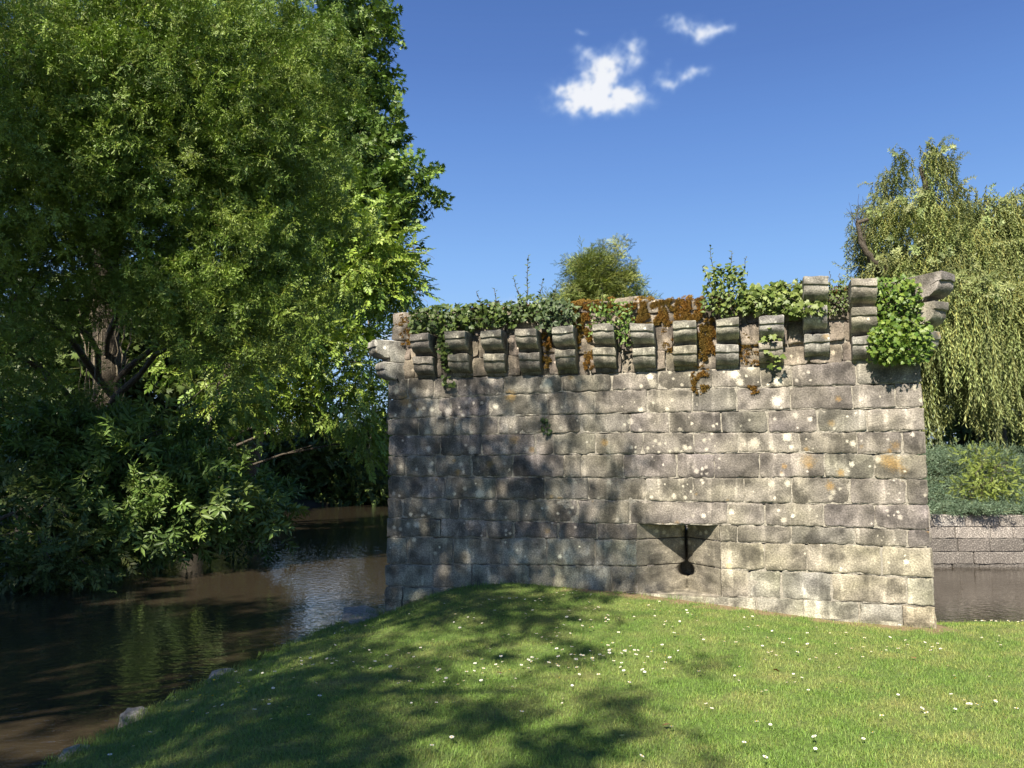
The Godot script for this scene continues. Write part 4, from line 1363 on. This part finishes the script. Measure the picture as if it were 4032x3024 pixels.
	tree("laurel_bush", "glossy laurel bush reaching low over the dark water", "bush", "laurel", Vector3(-11.3, 0.0, -19.5), [Vector3(-11.3, 0.0, -19.5), Vector3(-10.6, 1.2, -19.2), Vector3(-9.8, 2.4, -19)], 0.16, 0.06, [ [-9.95,1.93,-18.5,1.9,1.3,1.5,330], [-8.41,1.93,-18.5,1.7,1.1,1.5,330], [-7.33,1.21,-19,1.5,0.75,1.3,280], [-7.72,0.64,-18,1.3,0.6,1.1,230], [-6.85,0.55,-19.5,1.1,0.5,1.1,180], [-6.53,0.93,-21,0.9,0.35,0.8,90], [-6.33,0.12,-21,0.5,0.25,0.5,45], [-8.73,0.93,-18,1.5,0.8,1.2,240], [-10.1,2.6,-19.5,1.3,0.8,1.2,170] ], Vector2(0.4, 0.6), Color(0.075, 0.14, 0.03), Color(0.13, 0.19, 0.04), 0.05, "", 0.32, 0.05)
	tree("bank_shrub", "low dark shrub at the left edge under the laurel", "bush", "elm", Vector3(-11.5, 0.0, -16.5), [Vector3(-11.5, 0.0, -16.5), Vector3(-10.6, 0.5, -16.6), Vector3(-9.7, 0.9, -16.6)], 0.08, 0.03, [ [-9.73,0.6,-17,1.5,1,1.2,260], [-9.07,-0.15,-15.5,1.5,0.55,1,200], [-8.74,-0.03,-16.8,1.3,0.6,1,200] ], Vector2(0.35, 0.55), Color(0.06, 0.1, 0.024), Color(0.12, 0.15, 0.035), 0.1, "", 0.3, 0.03)
	var far: Array = [ [-16.37,0.98,-54,2.5,2,2,240], [-14.24,1.27,-55,2.6,2.2,2,260], [-12.0,0.96,-56,2.6,2,2,240], [-9.82,0.8,-56,2.2,2,2,220], [-8.42,1.26,-57,2.2,2.5,2,220], [-17.41,1.86,-50,3,3,2.5,260], [-17.33,3.05,-44,3,3,3,280] ]
	var flab := ["leafy shrub on the far bank, in line with the laurel's tip", "leafy shrub on the far bank, second from the laurel's tip", "leafy shrub in the middle of the far bank", "leafy shrub on the far bank, next but one to the wall", "leafy shrub on the far bank right behind the wall's left edge", "tall shrub on the far bank where the channel bends", "dark tall shrub behind the laurel bush"]
	for k in far.size():
		var b: Array = far[k]
		var f := Vector3(b[0], 0.1, b[2] - 0.5)
		tree("riverside_shrub", flab[k], "bush", "elm", f, [f, Vector3(b[0], b[1], b[2])], 0.1, 0.04, [b, [b[0] + 1.0, b[1] * 0.6, b[2] + 0.8, b[3] * 0.7, b[4] * 0.6, b[5] * 0.7, 90]], Vector2(0.6, 0.95), Color(0.06, 0.105, 0.024), Color(0.12, 0.165, 0.035), 0.1, "shrubs on the far bank", 0.5, 0.04)
	var back: Array = [[-22.73, 4.99, -38, 4, 3, 3, 510], [-21.3, 6.52, -40, 4, 3.5, 3, 544], [-19.04, 6.29, -42, 4, 4, 3, 595], [-17.43, 5.18, -46, 4, 4, 3, 595], [-17.08, 2.6, -56, 5, 1.8, 3, 350], [-14.27, 2.6, -60, 5, 1.8, 3, 300], [-10.58, 2.6, -62, 5, 1.8, 3, 300], [-27.48, 11.11, -40, 6, 6, 4, 400]]
	var blab := ["dark tree far back at the picture's left edge", "dark tree far back, just left of the creeper-clad trunk", "dark tree far back, just right of the creeper-clad trunk", "dark tree far back above the laurel's tip", "dark tree at the far end of the channel, left of its middle", "dark tree at the far end of the channel", "dark tree behind the far bank next to the wall", "tall dark tree outside the left edge, above the others"]
	for k in back.size():
		var b: Array = back[k]
		var f := Vector3(b[0], 0.3, b[2] - 0.8)
		tree("background_tree", blab[k], "tree", "plane", f, [f, Vector3(b[0], b[1] + 1, b[2])], 0.22, 0.08, [b, [b[0] + 1.5, b[1] + b[4] * 0.9, b[2] - 1, b[3] * 0.8, b[4] * 0.7, b[5] * 0.8, 200], [b[0] - 0.5, b[1] * 0.4, b[2] + 0.5, b[3] * 0.8, b[4] * 0.5, b[5] * 0.7, 160]], Vector2(0.9, 1.3), Color(0.04, 0.07, 0.018), Color(0.085, 0.12, 0.03), 0.15, "trees behind the channel", 0.6, 0.08)
	# thin half-bare saplings beside the wall's left edge
	var sl := ["thin half-bare sapling just left of the wall's corner corbel", "thin leaning sapling rising over the wall's left corner with dead twigs", "thin grey sapling stem against the sky beside the wall"]
	var sp := [[Vector3(-9.9, 0, -57), Vector3(-9.6, 6.8, -57), Vector3(-10.2, 14.0, -57)], [Vector3(-8.8, 0, -57), Vector3(-8.4, 9, -57), Vector3(-6.9, 17.4, -57)], [Vector3(-9.2, 0, -58), Vector3(-8.2, 10, -58), Vector3(-7.1, 15.2, -58)]]
	for k in 3:
		var a: Array = sp[k]
		var t: Vector3 = a[2]
		tree("sapling", sl[k], "tree", "elm", a[0], a, 0.09, 0.03, [[t.x, t.y - 2.5, t.z, 1.2, 2.0, 1, 8, 8], [t.x - 0.4, t.y - 6, t.z, 1.0, 2, 1, 26, 4], [t.x + 0.5, t.y - 0.5, t.z, 1.5, 1.7, 0.8, 2, 14]], Vector2(0.4, 0.6), G1, Color(0.2, 0.24, 0.05), 0.2, "saplings by the wall", 0.3, 0.08)
	print("left trees")
	# beyond the wall
	var cb := []
	for k in 16:
		var t := k / 15.0
		var y := lerpf(2.5, 15.8, t)
		var r := lerpf(4.4, 0.5, pow(t, 0.85))
		cb.append([5.9 + rf(-0.5, 0.5) * r, y, -55 + rf(-0.4, 0.4) * r, r * 0.8, 1.0, r * 0.8, int(40 + 26 * r)])
	for q in [[3.3, 12.6, 150], [4.2, 14.2, 150], [8.3, 13.0, 150], [7.4, 14.3, 120], [9.1, 11.9, 110], [2.7, 11.6, 110], [6.7, 15.8, 60], [5.2, 15.6, 90], [4.6, 12.4, 160], [7.3, 12.2, 160], [5.8, 14.0, 180], [7.2, 16.4, 24]]:
		cb.append([q[0], q[1] - 0.5, -55.0, 0.95, 1.1, 0.9, int(q[2] * 1.5)])
	tree("cypress_tree", "feathery olive-green tree rising behind the middle of the wall", "tree", "cypress", Vector3(5.9, 0.6, -55), [Vector3(5.9, 0.6, -55), Vector3(5.9, 9, -55), Vector3(6.0, 15.4, -55)], 0.35, 0.06, cb, Vector2(0.7, 1.1), Color(0.15, 0.2, 0.05), Color(0.24, 0.265, 0.075), 0.0, "", 0.4, 0.05)
	willow()
	juniper()
	tree("yellow_shrub", "bright yellow-green shrub growing out of the juniper", "bush", "elm", Vector3(11.7, 0.6, -20.9), [Vector3(11.7, 0.6, -20.9), Vector3(11.6, 1.3, -20.6)], 0.04, 0.02, [[11.4, 1.2, -20.3, 0.6, 0.35, 0.4, 320], [12.0, 1.55, -20.7, 0.6, 0.45, 0.4, 360], [11.9, 1.95, -21.2, 0.5, 0.35, 0.4, 200]], Vector2(0.1, 0.17), Color(0.13, 0.18, 0.03), Color(0.2, 0.245, 0.05), 0.0, "", 0.22, 0.015)
	for q in [[19.5, -36, "dark broadleaf tree behind the willow at the right edge"], [13.0, -40, "dark tree deep behind the willow's hanging strands"], [27, -38, "dark tree beyond the right edge behind the willow"]]:
		var f := Vector3(q[0], 1.2, q[1])
		tree("background_tree", q[2], "tree", "plane", f, [f, f + Vector3(0, 4, 0)], 0.25, 0.1, [[f.x, 3.0, f.z, 4, 2, 2.5, 300], [f.x + 1, 5.5, f.z, 3.5, 2, 2.5, 260]], Vector2(0.9, 1.3), Color(0.04, 0.07, 0.018), Color(0.085, 0.12, 0.03), 0.15, "dark trees behind the willow", 0.6, 0.08)
	# trees behind the viewer whose shade falls on lawn, wall and far bank
	tree("shade_tree", "large tree on the left bank behind the viewer, shading lawn and wall", "tree", "ash", Vector3(-11.5, 0, 3), [Vector3(-11.5, 0, 3), Vector3(-11, 6, 3), Vector3(-9.5, 11, 2), Vector3(-9, 15, 2)], 0.5, 0.15, SHADE, Vector2(0.7, 1.0), G1, G2, 0.25, "", 0.55, 0.1)
	tree("shade_tree", "tall tree on the left bank outside the picture, shading the far bank", "tree", "plane", Vector3(-17, 0, -2), [Vector3(-17, 0, -2), Vector3(-17, 8, -2), Vector3(-17.5, 19, -2)], 0.5, 0.15, SHADE_2, Vector2(0.9, 1.3), G1, G2, 0.25, "", 0.6, 0.1)
	print("other trees")
	# plants on the wall
	wall_plant("ivy", "dark ivy draped over the wall top at left, a strand hanging past the corbels", "ivy", "ivy", [[0.3, 1.2, 3.44, 3.82, 0.03, 0.3, 620], [1.0, 1.8, 3.5, 3.84, 0.03, 0.24, 420], [0.72, 0.95, 3.1, 3.5, 0.04, 0.28, 170], [0.76, 0.9, 2.72, 3.15, 0.03, 0.12, 46], [1.7, 2.3, 3.55, 3.8, 0.03, 0.16, 130]], Vector2(0.035, 0.08), Color(0.045, 0.08, 0.018), Color(0.13, 0.18, 0.035), [], 0.6)
	wall_plant("apple_seedling", "upright leafy shoots sticking up from the wall top left of its middle", "plant", "ovate", [[1.7, 2.1, 3.55, 3.9, 0.0, 0.25, 160]], Vector2(0.055, 0.085), Color(0.07, 0.11, 0.04), Color(0.12, 0.17, 0.06), [[1.88, 3.7, 1.92, 4.42, 0.05], [1.84, 3.7, 1.72, 4.15, 0.08], [1.5, 3.7, 1.45, 4.02, 0.0], [1.3, 3.7, 1.2, 4.0, 0.0], [2.0, 3.7, 2.12, 4.08, 0.06], [2.2, 3.7, 2.3, 4.0, 0.1]])
	wall_plant("leafy_clump", "grey-green leafy clump on the wall top above the fifth corbel", "plant", "ovate", [[2.05, 2.55, 3.4, 3.82, 0.05, 0.32, 260]], Vector2(0.06, 0.1), Color(0.06, 0.095, 0.04), Color(0.11, 0.15, 0.06), [], 0.5)
	wall_plant("birch_seedling", "fresh green seedling sprouting over the sixth corbel", "plant", "ovate", [[2.72, 3.24, 3.3, 3.74, 0.1, 0.34, 300], [3.05, 3.3, 3.15, 3.5, 0.1, 0.3, 60]], Vector2(0.045, 0.075), Color(0.09, 0.16, 0.03), Color(0.18, 0.25, 0.05), [[2.9, 3.5, 2.88, 3.95, 0.2], [3.2, 3.5, 3.28, 3.8, 0.2]])
	wall_plant("wall_shrub", "leafy little shrub standing up from the wall top right of its middle", "plant", "ovate", [[4.1, 4.62, 3.5, 4.1, 0.05, 0.32, 560]], Vector2(0.05, 0.08), Color(0.075, 0.125, 0.025), Color(0.19, 0.23, 0.05), [[4.25, 3.7, 4.2, 4.36, 0.1], [4.4, 3.7, 4.45, 4.28, 0.1], [4.5, 3.7, 4.62, 4.2, 0.1], [4.3, 3.6, 4.1, 4.1, 0.15]])
	wall_plant("ivy", "light green ivy mat on the wall top left of the tall corbels", "ivy", "ivy", [[4.55, 5.3, 3.5, 3.86, 0.04, 0.26, 560], [5.05, 5.5, 3.42, 3.6, 0.1, 0.42, 220], [4.75, 4.98, 2.85, 3.5, 0.1, 0.3, 50]], Vector2(0.05, 0.09), Color(0.1, 0.15, 0.03), Color(0.23, 0.28, 0.07), [], 0.6)
	wall_plant("vine", "bright green vine tumbling over the wall's right corner", "vine", "ivy", [[6.0, 6.48, 3.3, 3.86, 0.05, 0.36, 620], [5.9, 6.55, 2.84, 3.36, 0.1, 0.44, 1150]], Vector2(0.035, 0.068), Color(0.08, 0.15, 0.02), Color(0.2, 0.27, 0.04), [], 0.7)
	wall_plant("ivy", "small ivy sprig growing from a joint in the middle of the wall", "ivy", "ivy", [[2.06, 2.2, 2.1, 2.3, 0.01, 0.08, 34]], Vector2(0.04, 0.065), Color(0.03, 0.06, 0.015), Color(0.08, 0.12, 0.03), [], 0.6)
	wall_plant("bedstraw", "fine green weeds between the two tall corbels", "plant", "ovate", [[5.48, 5.76, 3.45, 3.86, 0.0, 0.2, 260]], Vector2(0.03, 0.05), Color(0.08, 0.13, 0.03), Color(0.16, 0.19, 0.05), [[5.55, 3.75, 5.55, 3.98, 0.0], [5.64, 3.75, 5.66, 3.95, 0.0]])
	print("wall plants")
	grass()
	daisies()
	var lg := Geo.new()
	lobed(lg, Vector3.ZERO, Vector3(0, 0.15, 1), Vector3.UP, 0.055, PLANE)
	var lm := lg.mesh()
	for q in [[2.18, -7.05, "curled orange dead leaf on the sunny lawn below the gun loop"], [-0.08, -6.95, "small orange dead leaf beside a daisy in the tree shadow"], [1.0, -5.6, "brown dead leaf in the shaded lawn near the viewer"], [3.6, -7.6, "dark dead leaf on the sunny lawn at right"]]:
		var p := Vector2(q[0], q[1])
		var fl2 := part(numbered("fallen_leaf"), lm, M.dead, self)
		fl2.position = Vector3(p.x, height(p) + 0.035, p.y)
		fl2.rotation = Vector3(rf(-0.5, 0.5), rf(0, TAU), rf(-0.5, 0.5))
		fl2.set_meta("label", q[2])
		fl2.set_meta("category", "leaf")
	print("done")
const SHADE := [[-4.8, 9, 3.6, 1.7, 0.9, 1.3, 100], [-6.5, 8.8, 3.2, 1.6, 0.8, 1.4, 60], [-5.4, 8.6, 5.2, 2.0, 0.8, 1.2, 72], [-3.4, 9, 2.9, 0.8, 0.4, 0.5, 16], [-3.3, 9.0, -0.4, 1.2, 0.6, 0.45, 46], [-4.7, 9, -2.7, 0.7, 0.6, 0.8, 66], [-3.4, 9.2, -2.6, 0.6, 0.6, 0.6, 52], [-2.8, 9.0, -3.0, 0.3, 0.4, 0.3, 16], [-4.6, 8.2, -1.7, 0.7, 0.4, 0.4, 24], [-3.0, 9.0, -2.0, 0.35, 0.35, 0.3, 14], [-5.9, 9, 0.4, 0.9, 0.6, 0.9, 22], [-8, 10.5, 1.0, 2.2, 1.2, 2.2, 150], [-9.5, 13.5, 2.5, 2.6, 1.6, 2.6, 200], [-9, 9.0, -1.5, 2.2, 1.2, 2.0, 110]]
const SHADE_2 := [[-19, 19, -2, 3.4, 2.4, 3.5, 340], [-15.4, 20, -2, 2.0, 2.0, 2.4, 220], [-17.5, 15, -2, 3.4, 2.5, 3.5, 360], [-14, 11, 0, 3.2, 2.5, 3.2, 300], [-20, 12, -4, 4, 3, 4, 350], [-13.5, 8, 3, 3, 2.5, 3, 250]]
